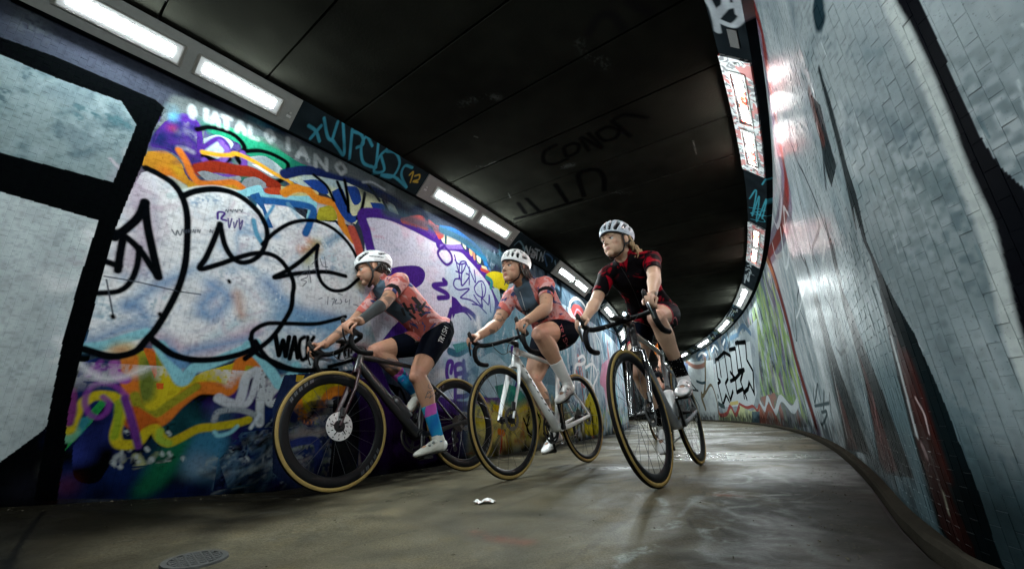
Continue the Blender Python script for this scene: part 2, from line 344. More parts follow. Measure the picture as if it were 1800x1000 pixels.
    S(cD(566, 80, 566, 160, 575, 250, 600, 330, 650, 360, 710, 340, 780, 270, 860, 212, 930, 205, 1000, 215, 1035, 160, 1060, 90, 1110, 85, 1150, 105), .065, ORG); S(cD(590, 240, 620, 310, 680, 320, 740, 280, 800, 240, 860, 200), .04, (.25, .24, .02)); S(cD(575, 330, 640, 370), .09, (.42, .09, .015))
    Fl(cD(628, 28, 680, 30, 690, 140, 680, 165), (.56, .12, .015)); Fl(cD(686, 184, 718, 184, 718, 208, 690, 210), (.6, .1, .02))
    S(cD(300, 390, 340, 300, 400, 245, 470, 240, 530, 260, 545, 290, 520, 350, 505, 410, 520, 450, 570, 455, 610, 440, 640, 400, 680, 385, 700, 420, 740, 445, 800, 420, 870, 385, 950, 375, 1040, 360, 1090, 345), .042, YEL); S(cD(520, 270, 515, 350, 500, 420), .03, (.25, .34, .02)); S(cD(700, 395, 700, 430, 740, 450), .03, LIM)
    S(cD(550, 240, 500, 195, 430, 185, 385, 220, 370, 270, 390, 320, 430, 335, 465, 310, 475, 270, 450, 245), .022, VIO, alpha=.85); S(cD(545, 250, 570, 330, 590, 400, 605, 460), .03, (.12, .03, .2)); S(cD(500, 100, 505, 140, 535, 165, 550, 168), .04, (.3, .07, .34)); S(cD(300, 360, 315, 300, 310, 220), .03, (.16, .03, .15))
    S(cD(1150, 130, 1145, 230, 1140, 300, 1140, 360), .045, (.5, .53, .56), dry=.1); S(cD(1125, 130, 1080, 160, 1060, 240, 1040, 275, 1000, 270, 960, 250), .05, (.48, .5, .54)); S(cD(1000, 270, 1060, 285, 1100, 250, 1130, 150), .035, (.48, .5, .54)); S(cD(940, 345, 960, 310, 1040, 300, 1110, 320, 1140, 350), .03, (.3, .33, .36), dry=.2); S(cD(1140, 240, 1210, 200, 1180, 240, 1190, 270, 1240, 260, 1260, 230, 1290, 170), .05, (.45, .48, .5), dry=.15)
    S(cD(1140, 320, 1120, 350, 1100, 380), .02, PALE); S(cD(940, 400, 960, 415, 1010, 400, 1040, 375), .02, LBLU)
    # --- the big white letters' fill
    big = cA(490, 260, 560, 120, 620, 10, 660, 0, 760, 60, 800, 110, 920, 80, 1060, 90, 1125, 160)+cB(640, 520, 760, 540, 900, 640, 1060, 660, 1180, 780, 1220, 900)+cC(440, 760, 520, 900, 640, 1010)+[(720, 560), (705, 640), (640, 655)]+cT(420, 330, 200, 300, 60, 200)+cD(1100, 40, 980, 75, 850, 75, 800, 60, 700, 20, 650, 0, 560, 60, 470, 55, 362, 30)+cA(380, 740, 430, 530)
    Fl(big, WHT, col2=(.64, .66, .71), nz=.62)
    L.smear(big, [(.30, .42, .58), (.44, .55, .64), WHT, WHT, WHT, WHT, WHT, WHT, WHT, (.66, .66, .66), (.74, .72, .73), (.55, .48, .52), (.35, .52, .6), (.7, .72, .74), (.35, .33, .36)], 330, (.02, .09), (.08, .45), (.2, .75))
    L.smear(big, [(.16, .32, .52), (.3, .48, .6), WHT, WHT, WHT], 60, (.02, .05), (.05, .22), (.4, .8), ang=20, spread=.6)
    L.smear(big, [(.40, .46, .54), (.56, .47, .53), (.84, .84, .84), (.46, .50, .56), (.60, .62, .68), (.82, .82, .84)], 420, (.008, .028), (.06, .30), (.25, .7), ang=50, spread=.9)
    for seg, c, w_ in ((cA(590, 60, 620, 170, 640, 280, 600, 400), (.40, .30, .40), .12), (cA(560, 600, 700, 500, 900, 420), (.15, .3, .5), .06), (cA(700, 370, 790, 300), WHT, .05), (cA(900, 480, 1000, 560, 930, 640, 880, 600, 940, 540), (.10, .25, .48), .06), (cA(1040, 540, 1060, 640), (.5, .3, .22), .05), (cA(640, 640, 600, 600, 560, 590), (.12, .25, .45), .05), (cA(380, 760, 560, 690, 660, 690), (.08, .22, .42), .06), (cA(700, 740, 900, 790, 1120, 700), (.5, .32, .42), .07), (cA(720, 760, 780, 830, 850, 790, 1100, 740), (.14, .3, .5), .05), (cA(760, 620, 820, 740), WHT, .05), (cA(780, 560, 870, 470, 960, 420), (.68, .7, .72), .06)): S(seg, w_, c, soft=w_*.5, alpha=.75)
    for seg, c, w_ in ((cE(20, 200, 120, 300, 240, 330, 340, 340), (.12, .26, .48), .10), (cE(60, 320, 200, 350, 330, 380), (.08, .26, .45), .12), (cE(100, 220, 200, 240, 330, 220), WHT, .07), (cE(150, 250, 300, 290), (.66, .67, .7), .08), (cE(350, 200, 400, 180, 420, 260), (.45, .36, .08), .07), (cE(170, 50, 200, 70, 140, 80), (.6, .22, .12), .05), (cE(200, 60, 160, 120), (.3, .3, .1), .07), (cE(290, 20, 230, 60), (.1, .25, .4), .05), (cE(280, 420, 340, 430, 400, 440), (.6, .3, .24), .05), (cE(60, 420, 110, 500, 200, 560), (.06, .26, .36), .10), (cE(220, 420, 300, 520, 360, 460), (.1, .3, .5), .10), (cE(380, 380, 430, 420, 420, 500), (.2, .4, .5), .08)): S(seg, w_, c, soft=w_*.5, alpha=.8, dry=.12)
    # light blue rims
    S(cA(370, 780, 450, 770, 560, 735, 640, 712), .045, LBLU); S(cA(700, 770, 760, 870, 800, 925, 850, 870, 920, 850, 1040, 800, 1125, 760), .055, LBLU); S(cD(1090, 20, 1150, 80, 1200, 150, 1230, 190, 1280, 150, 1300, 110), .06, LBLU); S(cA(745, 800, 800, 850), .05, (.12, .26, .46))
    Fl(cA(470, 800, 490, 770, 560, 745, 620, 770, 560, 810), (.55, .42, .10), .8, sm=True, soft=.02); Fl(cA(480, 790, 520, 765, 580, 770, 560, 800), (.6, .25, .12), .7, sm=True, soft=.015)
    # --- upper colours
    up = cB(40, 180, 120, 60, 240, 40, 420, 110, 560, 165, 760, 230, 1000, 330, 1060, 390, 880, 470, 560, 460, 380, 450, 200, 480, 60, 360, 0, 350)
    Fl(up, (.10, .13, .14), col2=(.05, .06, .08)); L.smear(up, [PUR, NAVY, (.2, .22, .24), GRN, BLK], 50, (.03, .08), (.08, .3), (.4, .8))
    Fl(cB(420, 110, 560, 165, 700, 205, 770, 270, 860, 330, 950, 375, 800, 400, 740, 420, 690, 340, 560, 280, 520, 220, 330, 150), (.015, .22, .12), sm=True, col2=(.01, .10, .07), nz=.6)
    Fl(cB(30, 270, 130, 270, 210, 330, 240, 400, 300, 440, 540, 450, 550, 490, 330, 480, 230, 500, 180, 480, 90, 380, 0, 345), YEL, sm=True, col2=(.45, .2, .02), nz=.5)
    Fl(cB(90, 360, 140, 345, 190, 370, 190, 415, 130, 420), ORG, .9, sm=True, soft=.02); S(cB(150, 430, 220, 470), .05, LBLU, alpha=.5)
    Fl(cB(120, 110, 220, 60, 300, 100, 330, 180, 330, 300, 300, 380, 250, 340, 200, 300, 130, 260, 50, 240, 60, 180), PUR, sm=True, col2=(.03, .02, .12), nz=.55); L.smear(cB(120, 110, 300, 100, 300, 330, 60, 240), [PUR, (.3, .3, .36), NAVY, (.16, .1, .3)], 20, (.02, .05), (.05, .15), (.4, .8))
    Fl(cB(150, 20, 205, 20, 200, 90, 160, 100), (.10, .35, .50), .85, sm=True, soft=.015); Fl(cB(150, 130, 190, 125, 190, 150, 155, 155), (.3, .03, .05), .8, sm=True, soft=.015)
    Fl(cB(335, 200, 420, 180, 500, 230, 430, 310, 380, 340, 350, 300), (.36, .44, .46), sm=True, col2=(.12, .16, .17)); Fl(cB(580, 300, 680, 300, 780, 380, 740, 420, 620, 380, 560, 320), (.45, .52, .52), sm=True, col2=(.2, .26, .28)); Fl(cB(600, 340, 660, 350, 720, 400, 700, 400), WHT, .8, sm=True)
    S(cB(300, 150, 380, 140, 500, 180, 560, 250, 520, 300, 540, 340), .03, BLK); S(cB(560, 270, 660, 270, 760, 310, 800, 350, 770, 420, 740, 440), .03, BLK); S(cB(340, 300, 420, 330, 470, 310), .04, BLK)
    S(cB(330, 250, 420, 200, 470, 250, 450, 310, 380, 340), .03, PUR); S(cB(340, 320, 380, 390, 450, 410, 520, 390, 560, 340, 550, 280), .035, (.12, .05, .30)); S(cB(430, 220, 465, 270, 440, 320), .035, (.16, .08, .36))
    S(cB(330, 275, 420, 290, 480, 290, 520, 285, 620, 330, 720, 390, 800, 430, 840, 470), .028, (.62, .30, .02))
    S(cB(310, 370, 400, 355, 520, 375, 600, 385, 680, 430, 740, 470, 760, 510), .075, REDD); S(cB(690, 490, 780, 490), .05, (.4, .05, .02))
    Fl(cB(300, 385, 350, 378, 460, 410, 530, 405, 540, 430, 480, 440, 360, 430), (.45, .48, .5), sm=True, col2=(.2, .22, .24)); Fl(cB(560, 420, 620, 410, 680, 450, 650, 480, 560, 480, 545, 450), (.42, .47, .5), sm=True, col2=(.2, .22, .24))
    S(cB(200, 265, 240, 330, 270, 400, 320, 445, 420, 445, 500, 440, 550, 470), .035, ORG)
    S(cB(150, 515, 300, 480, 420, 475, 540, 500, 620, 480), .035, (.6, .68, .7)); Fl(cB(520, 490, 640, 455, 680, 500, 780, 510, 930, 510, 960, 560, 940, 640, 900, 650, 900, 560, 760, 540, 680, 540, 620, 510, 560, 520), LBLU, sm=True)
    Fl(cB(590, 510, 640, 495, 660, 540, 690, 620, 720, 690, 690, 690, 660, 590), (.02, .09, .26)); S(cB(660, 540, 760, 550, 930, 580, 920, 660, 895, 720), .05, (.02, .10, .30)); S(cB(610, 650, 625, 720, 660, 780), .03, (.1, .3, .45)); S(cB(720, 570, 660, 660), .02, (.1, .3, .5)); S(cB(800, 560, 880, 660), .03, (.15, .35, .5), alpha=.6)
    Fl(cB(760, 460, 820, 470, 940, 480, 960, 510, 780, 510), (.5, .45, .2), sm=True); S(cB(780, 500, 830, 475, 900, 480, 960, 530, 1040, 555, 1080, 600, 1100, 680, 1160, 760), .06, (.6, .2, .02)); Fl(cB(970, 580, 1040, 570, 1070, 640, 1010, 650, 960, 640), (.4, .36, .03), sm=True, col2=(.1, .12, .02))
    S(cB(1150, 700, 1180, 780, 1200, 860), .07, (.42, .07, .05))
    # cream and navy piece
    cr = cC(0, 390, 60, 395, 200, 400, 340, 440, 470, 500, 600, 560, 640, 640, 540, 640, 430, 600, 390, 670, 330, 640, 300, 560, 200, 480, 100, 460, 30, 430)
    Fl(cr, CRM, col2=(.34, .44, .46), nz=.55)
    for q in ((100, 430, 170, 425, 220, 450, 240, 500, 200, 500, 150, 470), (260, 490, 320, 480, 370, 620, 430, 600, 380, 660, 330, 640, 280, 560), (470, 550, 540, 560, 560, 610, 500, 600), (340, 460, 400, 470, 420, 540, 380, 560)): Fl(cC(*q), (.015, .05, .24), sm=True)
    S(cC(0, 395, 120, 375, 260, 400, 380, 430, 520, 500, 620, 560, 660, 640), .07, (.008, .015, .07)); S(cC(160, 400, 230, 460, 270, 540), .025, BLK); S(cC(330, 430, 345, 520, 350, 600), .03, BLK); S(cC(440, 500, 425, 580, 400, 640), .03, BLK); S(cC(540, 540, 580, 620, 610, 640), .03, BLK); S(cC(290, 440, 340, 560), .03, BLK); S(cC(450, 440, 520, 540), .03, BLK)
    # purple framed white-pink letter
    pk = cC(440, 600, 560, 620, 700, 680, 830, 750, 900, 790)+cP(180, 280, 380, 320, 560, 480, 720, 740, 740, 900, 620, 1060)+[(800, 620), (760, 700), (690, 640), (660, 600), (640, 520)]+cC(470, 840)
    Fl(pk, (.60, .58, .68), col2=(.66, .50, .60), nz=.5); L.smear(pk, [(.62, .36, .46), (.6, .58, .66), (.66, .62, .68), (.48, .5, .6)], 130, (.015, .05), (.08, .4), (.3, .7), ang=4, spread=.12)
    Fl(cP(240, 500, 420, 420, 520, 560, 640, 640, 720, 820, 700, 1000, 500, 900, 300, 780, 240, 620), (.42, .52, .62), .8, sm=True, soft=.02, col2=(.5, .55, .62))
    S(cC(500, 880, 470, 800, 450, 710, 430, 615, 560, 620, 700, 680, 830, 750, 900, 780), .085, PUR); S(cP(180, 280, 380, 310, 470, 390, 560, 490, 660, 620, 720, 750, 745, 860, 730, 980, 700, 1060), .10, PUR); S(cP(200, 300, 400, 300), .05, (.2, .12, .36))
    S(cP(230, 290, 165, 350, 190, 420, 250, 475, 300, 440, 290, 370, 240, 310), .03, PUR); Fl([(676, 474), (705, 468), (735, 468), (747, 480), (742, 498), (722, 508), (690, 500)], PUR, sm=True)
    S(cP(220, 625, 240, 660, 120, 680, 240, 750, 260, 790, 170, 800), .05, PUR); Fl(cP(300, 780, 340, 800, 420, 900, 500, 1010, 320, 1080, 300, 900), PUR); S([(793, 545), (786, 575), (790, 606), (806, 622), (826, 612), (838, 585), (836, 560), (820, 545), (800, 542)], .055, PUR); Fl([(800, 552), (816, 550), (828, 566), (826, 592), (811, 602), (797, 592), (793, 570)], (.52, .58, .66), sm=True)
    tg = dict(width=.016, col=(.05, .02, .22), soft=.003)
    for q in ((325, 380, 400, 680), (340, 540, 400, 560), (370, 620, 380, 460, 440, 450, 420, 520, 395, 560), (330, 430, 370, 470, 440, 460), (400, 470, 395, 600, 400, 680, 470, 590, 440, 560), (440, 460, 480, 540, 530, 650, 520, 530), (470, 500, 470, 670), (560, 640, 520, 700, 550, 770, 610, 790, 630, 710, 600, 640, 560, 640), (590, 660, 600, 770), (380, 610, 330, 620, 320, 680, 370, 720, 470, 710, 400, 780, 390, 800, 480, 820, 560, 870, 640, 950), (500, 860, 560, 870, 600, 890), (515, 770, 560, 840, 600, 880, 590, 800, 640, 850, 660, 860, 665, 770, 680, 940), (600, 740, 590, 880)): S(cP(*q), **tg)
    # bottom of that letter: second white field with purple writing, dark purple foot
    wf = cQ(560, 0, 820, 0, 880, 120, 940, 200, 980, 330, 820, 440, 560, 440, 540, 420, 420, 400, 400, 260, 120, 160, 160, 300, 300, 480, 200, 560, 60, 200, 420, 60, 600, 60)
    Fl(wf, (.42, .50, .62), col2=(.5, .56, .64)); L.smear(wf, [(.16, .34, .5), WHT, (.5, .55, .64), (.2, .4, .45)], 60, (.02, .07), (.08, .3), (.3, .7), ang=30, spread=.4)
    S(cQ(600, 70, 660, 85, 740, 40, 800, -20), .07, (.03, .10, .16)); Fl(cQ(620, 20, 740, 0, 720, 50, 650, 80), (.03, .22, .20), .9)
    Fl([(690, 575), (722, 545), (742, 560), (700, 615), (664, 640), (655, 620)], PUR)
    tg2 = dict(width=.045, col=(.075, .03, .24), soft=.005)
    for q in ((600, 300, 580, 230, 590, 150, 620, 150, 610, 220), (650, 290, 640, 180, 680, 160, 700, 190, 690, 280, 650, 290), (650, 230, 700, 220), (720, 290, 700, 140), (720, 240, 780, 190), (740, 220, 830, 200), (640, 320, 640, 440), (640, 390, 720, 380, 760, 320), (720, 330, 730, 300)): S(cQ(*q), **tg2)
    S(cQ(-40, 130, 60, 180, 100, 260, 160, 400, 260, 480), .12, PUR)
    Fl(cQ(-60, 240, 100, 300, 180, 460, 300, 520, 420, 460, 560, 440, 820, 440, 880, 470, 830, 600, 830, 720, 815, 835, 420, 890, -40, 960), DPUR, col2=(.022, .006, .04), nz=.5); S(cQ(540, 440, 700, 470, 860, 430, 940, 340), .12, (.06, .025, .17)); S(cQ(410, 260, 380, 320), .05, PUR)
    S(cQ(235, 350, 250, 330, 290, 420, 270, 450, 235, 420, 235, 350), .02, BLK)
    Fl(cQ(-40, 900, 400, 860, 820, 800, 830, 850, -40, 980), (.012, .014, .02), .9, soft=.02)
    # drips and flames right of the purple frame
    Fl(cP(180, 160, 340, 190, 400, 240, 400, 270, 230, 270), (.52, .46, .34), sm=True); Fl(cP(120, 90, 180, 100, 210, 180, 180, 220, 120, 130), (.5, .07, .05), sm=True); S(cP(200, 130, 330, 160, 450, 240, 560, 330, 640, 430, 660, 500), .08, (.02, .10, .32)); S(cP(0, 70, 120, 180), .07, (.1, .03, .2)); Fl(cP(0, 60, 20, 60, 60, 120, 0, 110), RED, .8)
    for q, c in (((400, 250, 430, 250, 440, 320, 420, 320), CRM), ((470, 310, 500, 320, 500, 390, 475, 370), (.6, .32, .16)), ((540, 380, 580, 400, 585, 460, 550, 460), CRM), ((505, 340, 530, 350, 530, 430, 510, 410), (.45, .2, .12)), ((590, 480, 640, 500, 650, 550, 600, 530), (.55, .5, .3))): Fl(cP(*q), c, sm=True)
    for q in ((390, 240, 400, 290, 440, 340), (455, 280, 460, 350), (530, 360, 545, 440, 580, 470, 590, 420), (600, 330, 620, 440, 650, 490, 660, 430), (680, 380, 700, 460)): S(cP(*q), .018, (.01, .03, .05))
    Fl(cP(600, 380, 650, 420, 660, 480, 620, 480), (.02, .12, .34), sm=True); S(cP(240, 130, 240, 260), .03, (.02, .06, .07)); Fl(cP(600, 330, 760, 360, 880, 320, 900, 420, 760, 440, 680, 520), (.03, .06, .08), .9, sm=True); L.smear(cP(580, 330, 900, 320, 900, 500, 700, 520), [BLK, (.05, .14, .2), (.2, .22, .26)], 40, (.01, .03), (.05, .2), (.4, .9), ang=85, spread=.3)
    S(cP(590, 520, 660, 550), .04, (.4, .05, .04)); Fl(cP(630, 570, 700, 540, 800, 560, 860, 640, 830, 740, 780, 740, 700, 680), YEL, sm=True, col2=(.28, .34, .04)); S(cP(640, 600, 690, 640, 680, 700), .05, (.03, .18, .17)); Fl(cP(690, 700, 760, 720, 780, 860, 740, 800), (.3, .42, .44), sm=True); S(cP(780, 730, 820, 750), .06, BLK)
    # region behind bike 2 : teal, violet, then yellow and black foot
    b2 = cS(-90, 260, 60, 210, 200, 160, 300, 280, 470, 300, 480, 700, 500, 860, 300, 900, 60, 990, -60, 1010, -80, 700)
    Fl(b2, (.14, .30, .37), col2=(.09, .20, .27), soft=.12, alpha=.9); L.smear(b2, [(.18, .34, .42), (.04, .12, .2), (.36, .5, .58), (.05, .10, .18), (.34, .4, .46), WHT], 170, (.02, .07), (.1, .4), (.3, .8), ang=100, spread=.35, clip=False)
    Fl(cS(-20, 470, 60, 440, 160, 560, 130, 700, 40, 690, -30, 620), (.36, .50, .58), .9, sm=True, col2=(.2, .36, .44)); S(cS(160, 420, 200, 560, 150, 680, 40, 710, -60, 690), .09, PUR); Fl(cS(60, 620, 130, 610, 200, 640, 240, 720, 160, 740, 90, 690), (.02, .20, .15), .9, sm=True); S(cS(140, 620, 210, 700), .05, (.03, .26, .18)); Fl(cS(300, 520, 400, 500, 400, 620, 300, 600), (.10, .16, .2), .7)
    yl = cS(-60, 730, 60, 720, 160, 740, 260, 700, 420, 720, 480, 780, 520, 900, 300, 930, 60, 1000, -70, 1015)
    Fl(yl, (.42, .38, .10), col2=(.20, .20, .10), nz=.5, soft=.05); L.smear(yl, [YEL, YEL, LIM, BLK, (.5, .44, .2), (.05, .07, .08), (.3, .12, .05)], 110, (.015, .06), (.04, .25), (.5, .95), clip=False); S(cS(60, 740, 100, 760, 150, 830), .07, (.5, .36, .01)); S(cS(95, 870, 100, 930, 90, 985), .03, (.42, .06, .02)); S(cS(85, 870, 110, 880), .06, (.5, .14, .02))
    for q in ((220, 800, 260, 900), (250, 790, 240, 860, 270, 900), (330, 880, 360, 900), (270, 740, 310, 800, 300, 880)): S(cS(*q), .03, BLK)
    # what shows through the first rider's front wheel
    Fl(cT(200, 330, 640, 300, 640, 1040, 300, 1040, 130, 900, 130, 520), (.012, .018, .05), col2=(.02, .035, .10)); Fl(cT(270, 480, 300, 420, 400, 370, 520, 380, 560, 430, 470, 450, 420, 520, 380, 590, 320, 590), YEL, sm=True, col2=(.34, .27, .02)); S(cT(270, 480, 290, 560, 350, 590, 400, 560, 430, 490, 480, 430, 560, 425), .065, (.58, .18, .02)); Fl(cT(270, 330, 320, 330, 300, 370, 265, 370), (.5, .32, .02), .9)
    Fl(cT(220, 640, 320, 620, 380, 700, 340, 740, 240, 740), (.26, .28, .30), .8, sm=True, col2=(.1, .12, .14)); L.smear(cT(210, 520, 620, 520, 620, 940, 240, 900), [(.24, .26, .26), BLK, NAVY, (.2, .16, .15), (.02, .04, .12), (.18, .24, .14)], 110, (.01, .04), (.04, .2), (.5, .95)); S(cT(220, 740, 300, 720, 380, 720, 400, 800, 390, 900), .05, (.02, .03, .13)); S(cT(450, 490, 520, 490), .03, (.3, .32, .34)); Fl(cT(485, 480, 610, 430, 640, 620, 600, 950, 470, 940, 480, 720), (.006, .006, .008), .95, sm=True)
    S(cT(230, 560, 250, 580), .06, (.02, .03, .12))
    # big black outlines on top of everything
    B_ = dict(col=(.002, .0028, .004), soft=.005)
    S(cA(640, -10, 700, 20, 760, 60, 800, 120, 820, 200, 820, 320, 810, 420, 780, 520, 730, 620, 680, 700, 640, 745, 600, 790, 540, 812, 470, 815, 362, 785), 00.0328, **B_); S(cA(800, 115, 850, 95, 930, 85, 1010, 95, 1080, 130, 1130, 180), 00.0310, **B_)
    S(cB(220, 515, 300, 485, 400, 475, 500, 500, 580, 550, 640, 610, 680, 690, 680, 760, 650, 830, 600, 870, 540, 880, 490, 850, 450, 780, 425, 670), 00.0310, **B_); S(cB(425, 670, 390, 760, 350, 850, 315, 915, 420, 890, 520, 855, 620, 830, 700, 835, 760, 870, 810, 940, 830, 1000)+cE(110, 240, 100, 300, 40, 390, -20, 440, -60, 470), 00.0310, **B_)
    S(cB(660, 780, 720, 720, 800, 670, 880, 650, 960, 655, 1040, 690, 1110, 750, 1160, 820, 1190, 900, 1190, 960)+cE(340, 190, 300, 222, 250, 225, 210, 190, 195, 120, 200, 65), 00.0274, **B_); S(cE(200, 65, 140, 120, 90, 155, 45, 180, 130, 165, 230, 160, 300, 175), 00.0310, **B_)
    S(cA(635, 140, 610, 200, 560, 250, 500, 295), 00.0410, **B_); S(cA(635, 140, 645, 240, 670, 360, 695, 470), 00.0365, **B_); S(cA(500, 270, 560, 300, 620, 360, 660, 420, 690, 465), 00.0310, **B_); S(cA(540, 290, 525, 370, 515, 440), 00.0328, **B_); S(cA(460, 400, 520, 420), 00.0310, **B_); S(cA(610, 340, 600, 420, 570, 490, 520, 530, 430, 540), 00.0274, **B_)
    S(cA(655, 735, 700, 770, 760, 810, 850, 832, 960, 828, 1060, 805, 1125, 775)+cD(1120, 20), 00.0328, **B_); S(cD(1120, 0, 1160, 60, 1220, 110, 1330, 130, 1480, 125), 00.0292, **B_); S(cE(-40, 400, -30, 370, 20, 345, 100, 345, 200, 345, 300, 320), 00.0274, **B_); S(cE(-40, 400, -20, 450, 40, 480, 120, 510, 200, 510), 00.0274, **B_); S(cE(370, 440, 340, 470, 240, 500), 00.0274, **B_)
    # WACK lettering and small tags
    S(cT(145, 100, 165, 215, 190, 130, 205, 220, 225, 110), .030, BLK, soft=.003, sm=False); S(cT(228, 235, 258, 110, 275, 230), .028, BLK, soft=.003, sm=False); S(cT(238, 185, 272, 182), .024, BLK); S(cT(315, 110, 290, 130, 285, 190, 300, 240, 322, 235), .028, BLK); S(cT(335, 110, 330, 230), .028, BLK); S(cT(370, 110, 332, 170, 372, 235), .028, BLK, sm=False)
    S(cT(515, 232, 540, 130, 555, 215), .024, BLK, sm=False); S(cT(520, 190, 560, 185), .02, BLK); S(cT(575, 160, 575, 220), .022, BLK); S(cT(600, 140, 590, 200), .02, BLK)
    th = dict(width=.006, col=(.05, .06, .08), soft=.002, alpha=.85)
    for q in ((852, 960, 900, 930, 905, 960, 870, 975, 900, 985, 880, 1010), (912, 900, 925, 990), (930, 890, 960, 860, 945, 880, 960, 960), (935, 920, 965, 910), (975, 860, 990, 900, 1015, 905), (1000, 850, 1010, 930)): S(cB(*q), **th)
    S(cB(160, 700, 180, 730, 190, 705, 205, 732, 218, 700), **th); [S(cB(x, 715, x+4, 700, x+12, 718, x+16, 702), **th) for x in (225, 250, 275, 300, 370)]; [S(cB(x, 600-(x-455)*.05, x+5, 590, x+12, 604, x+18, 590), **th) for x in (455, 480, 505, 530)]
    S(cB(412, 640, 415, 605, 450, 610, 432, 640, 460, 650), width=.012, col=PUR, soft=.003); [S(cB(*q), width=.008, col=(.10, .08, .22), soft=.002) for q in ((470, 640, 475, 690, 490, 640), (500, 660, 505, 690, 520, 650), (530, 640, 535, 700, 550, 650, 535, 670))]
    c4 = crop(560, 410, 5.2625)
    for q in ((85, 590, 80, 660), (120, 610, 145, 610, 125, 665), (160, 615, 150, 650, 185, 650), (165, 615, 150, 640), (200, 610, 210, 640, 195, 655), (250, 610, 245, 640, 270, 630), (285, 615, 280, 660), (320, 660, 345, 665, 390, 690), (0, 610, 30, 600), (180, 560, 220, 575)): S(c4(*q), **th)
    S(cA(455, 465, 600, 490, 780, 530, 880, 545), .006, (.06, .07, .09), soft=.002); S(cA(465, 480, 480, 560, 495, 640), .006, (.06, .07, .09), soft=.002)
    for p in ((1004, 485), (492, 640), (700, 630), (780, 520)): S(cA(p[0], p[1], p[0]+3, p[1]+6), .02, BLK)
    # grey strip under the lamps with faded lettering
    tp = cB(180, -40, 300, -10, 560, 90, 800, 190, 1040, 290, 1300, 400, 1562, 520, 1700, 620, 1560, 600, 1320, 480, 1150, 410, 1060, 390, 820, 290, 560, 165, 420, 110, 240, 60, 100, 60)
    Fl(tp, (.10, .12, .12), .8, col2=(.05, .06, .06), soft=.012)
    LT = {'A': [[(0, 0), (.5, 1), (1, 0)], [(.2, .4), (.8, .4)]], 'T': [[(.5, 0), (.5, 1)], [(0, 1), (1, 1)]], 'O': [[(.5, 0), (0, .5), (.5, 1), (1, .5), (.5, 0)]], 'N': [[(0, 0), (0, 1), (1, 0), (1, 1)]], 'I': [[(.5, 0), (.5, 1)]], 'D': [[(0, 0), (0, 1), (.8, .8), (.8, .2), (0, 0)]], 'L': [[(0, 1), (0, 0), (1, 0)]]}
    for ch, x, y, w_ in (('O', 272, 80, 22), ('I', 350, 100, 18), ('A', 400, 115, 36), ('T', 460, 135, 40), ('A', 540, 160, 44), ('L', 610, 190, 40), ('O', 700, 210, 40), ('I', 800, 255, 26), ('A', 880, 300, 60), ('N', 980, 350, 60), ('O', 1090, 385, 50)):
        for st in LT[ch]: S(cB(*[v for a, b in st for v in (x-w_/2+a*w_, y-b*58+a*w_*.35)]), .03, (.34, .37, .38), soft=.008, alpha=.75, sm=ch == 'O', dry=.1)
    S(cB(1210, 440, 1260, 440, 1330, 480), .02, (.35, .37, .4), alpha=.7); Fl(cB(1180, 440, 1340, 500, 1500, 580, 1560, 640, 1480, 640, 1340, 560, 1180, 500), (.015, .02, .025), .85, soft=.03)
    for x, y in ((1330, 520), (1410, 570), (1450, 590)): S(cB(x, y, x+10, y+30), .05, (.02, .02, .03), soft=.02)
    for q in ((1430, 650, 1560, 690), (1480, 640, 1562, 660)): S(cB(*q), .05, (.36, .06, .05), dry=.2)
    S(cC(650, 650, 760, 640, 860, 720, 850, 740), .05, (.42, .06, .05)); S(cC(700, 600, 740, 580, 780, 640), .07, (.02, .025, .04), soft=.02); S(cC(860, 700, 980, 760, 1100, 860), .07, (.02, .12, .22)); S(cC(560, 600, 900, 720, 1100, 820, 1200, 900), .10, (.04, .07, .09), soft=.03, alpha=.8)
    Fl([(262, 172), (272, 175), (289, 190), (269, 231), (250, 289), (245, 300), (200, 408), (172, 512), (148, 600), (120, 720), (108, 824), (100, 880), (60, 880), (82, 748), (110, 600), (140, 490), (174, 386), (199, 321), (222, 265), (240, 220), (212, 176)], BLK); Fl([(-300, -40), (0, 66), (102, 102), (204, 146), (272, 175), (212, 178), (100, 138), (0, 96), (-300, 24)], BLK); Fl([(-300, 196), (0, 269), (199, 321), (174, 388), (0, 337), (-300, 262)], BLK)
    # dirt at the very foot; taller fade paints in light falloff; top edge darker
    z = (np.arange(L.H)+.5)*L.res; L.A *= (1-.42*np.clip(1-z/.95, 0, 1)[:, None]*(.6+.8*L.n2))[..., None]; f = np.clip(1-z/.16, 0, 1)[:, None]*(.45+.8*L.n2); L.A *= (1-np.clip(f, 0, .85))[..., None]
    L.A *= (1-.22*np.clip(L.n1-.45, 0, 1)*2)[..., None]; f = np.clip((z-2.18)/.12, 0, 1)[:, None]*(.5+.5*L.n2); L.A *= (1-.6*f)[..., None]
left_wall()
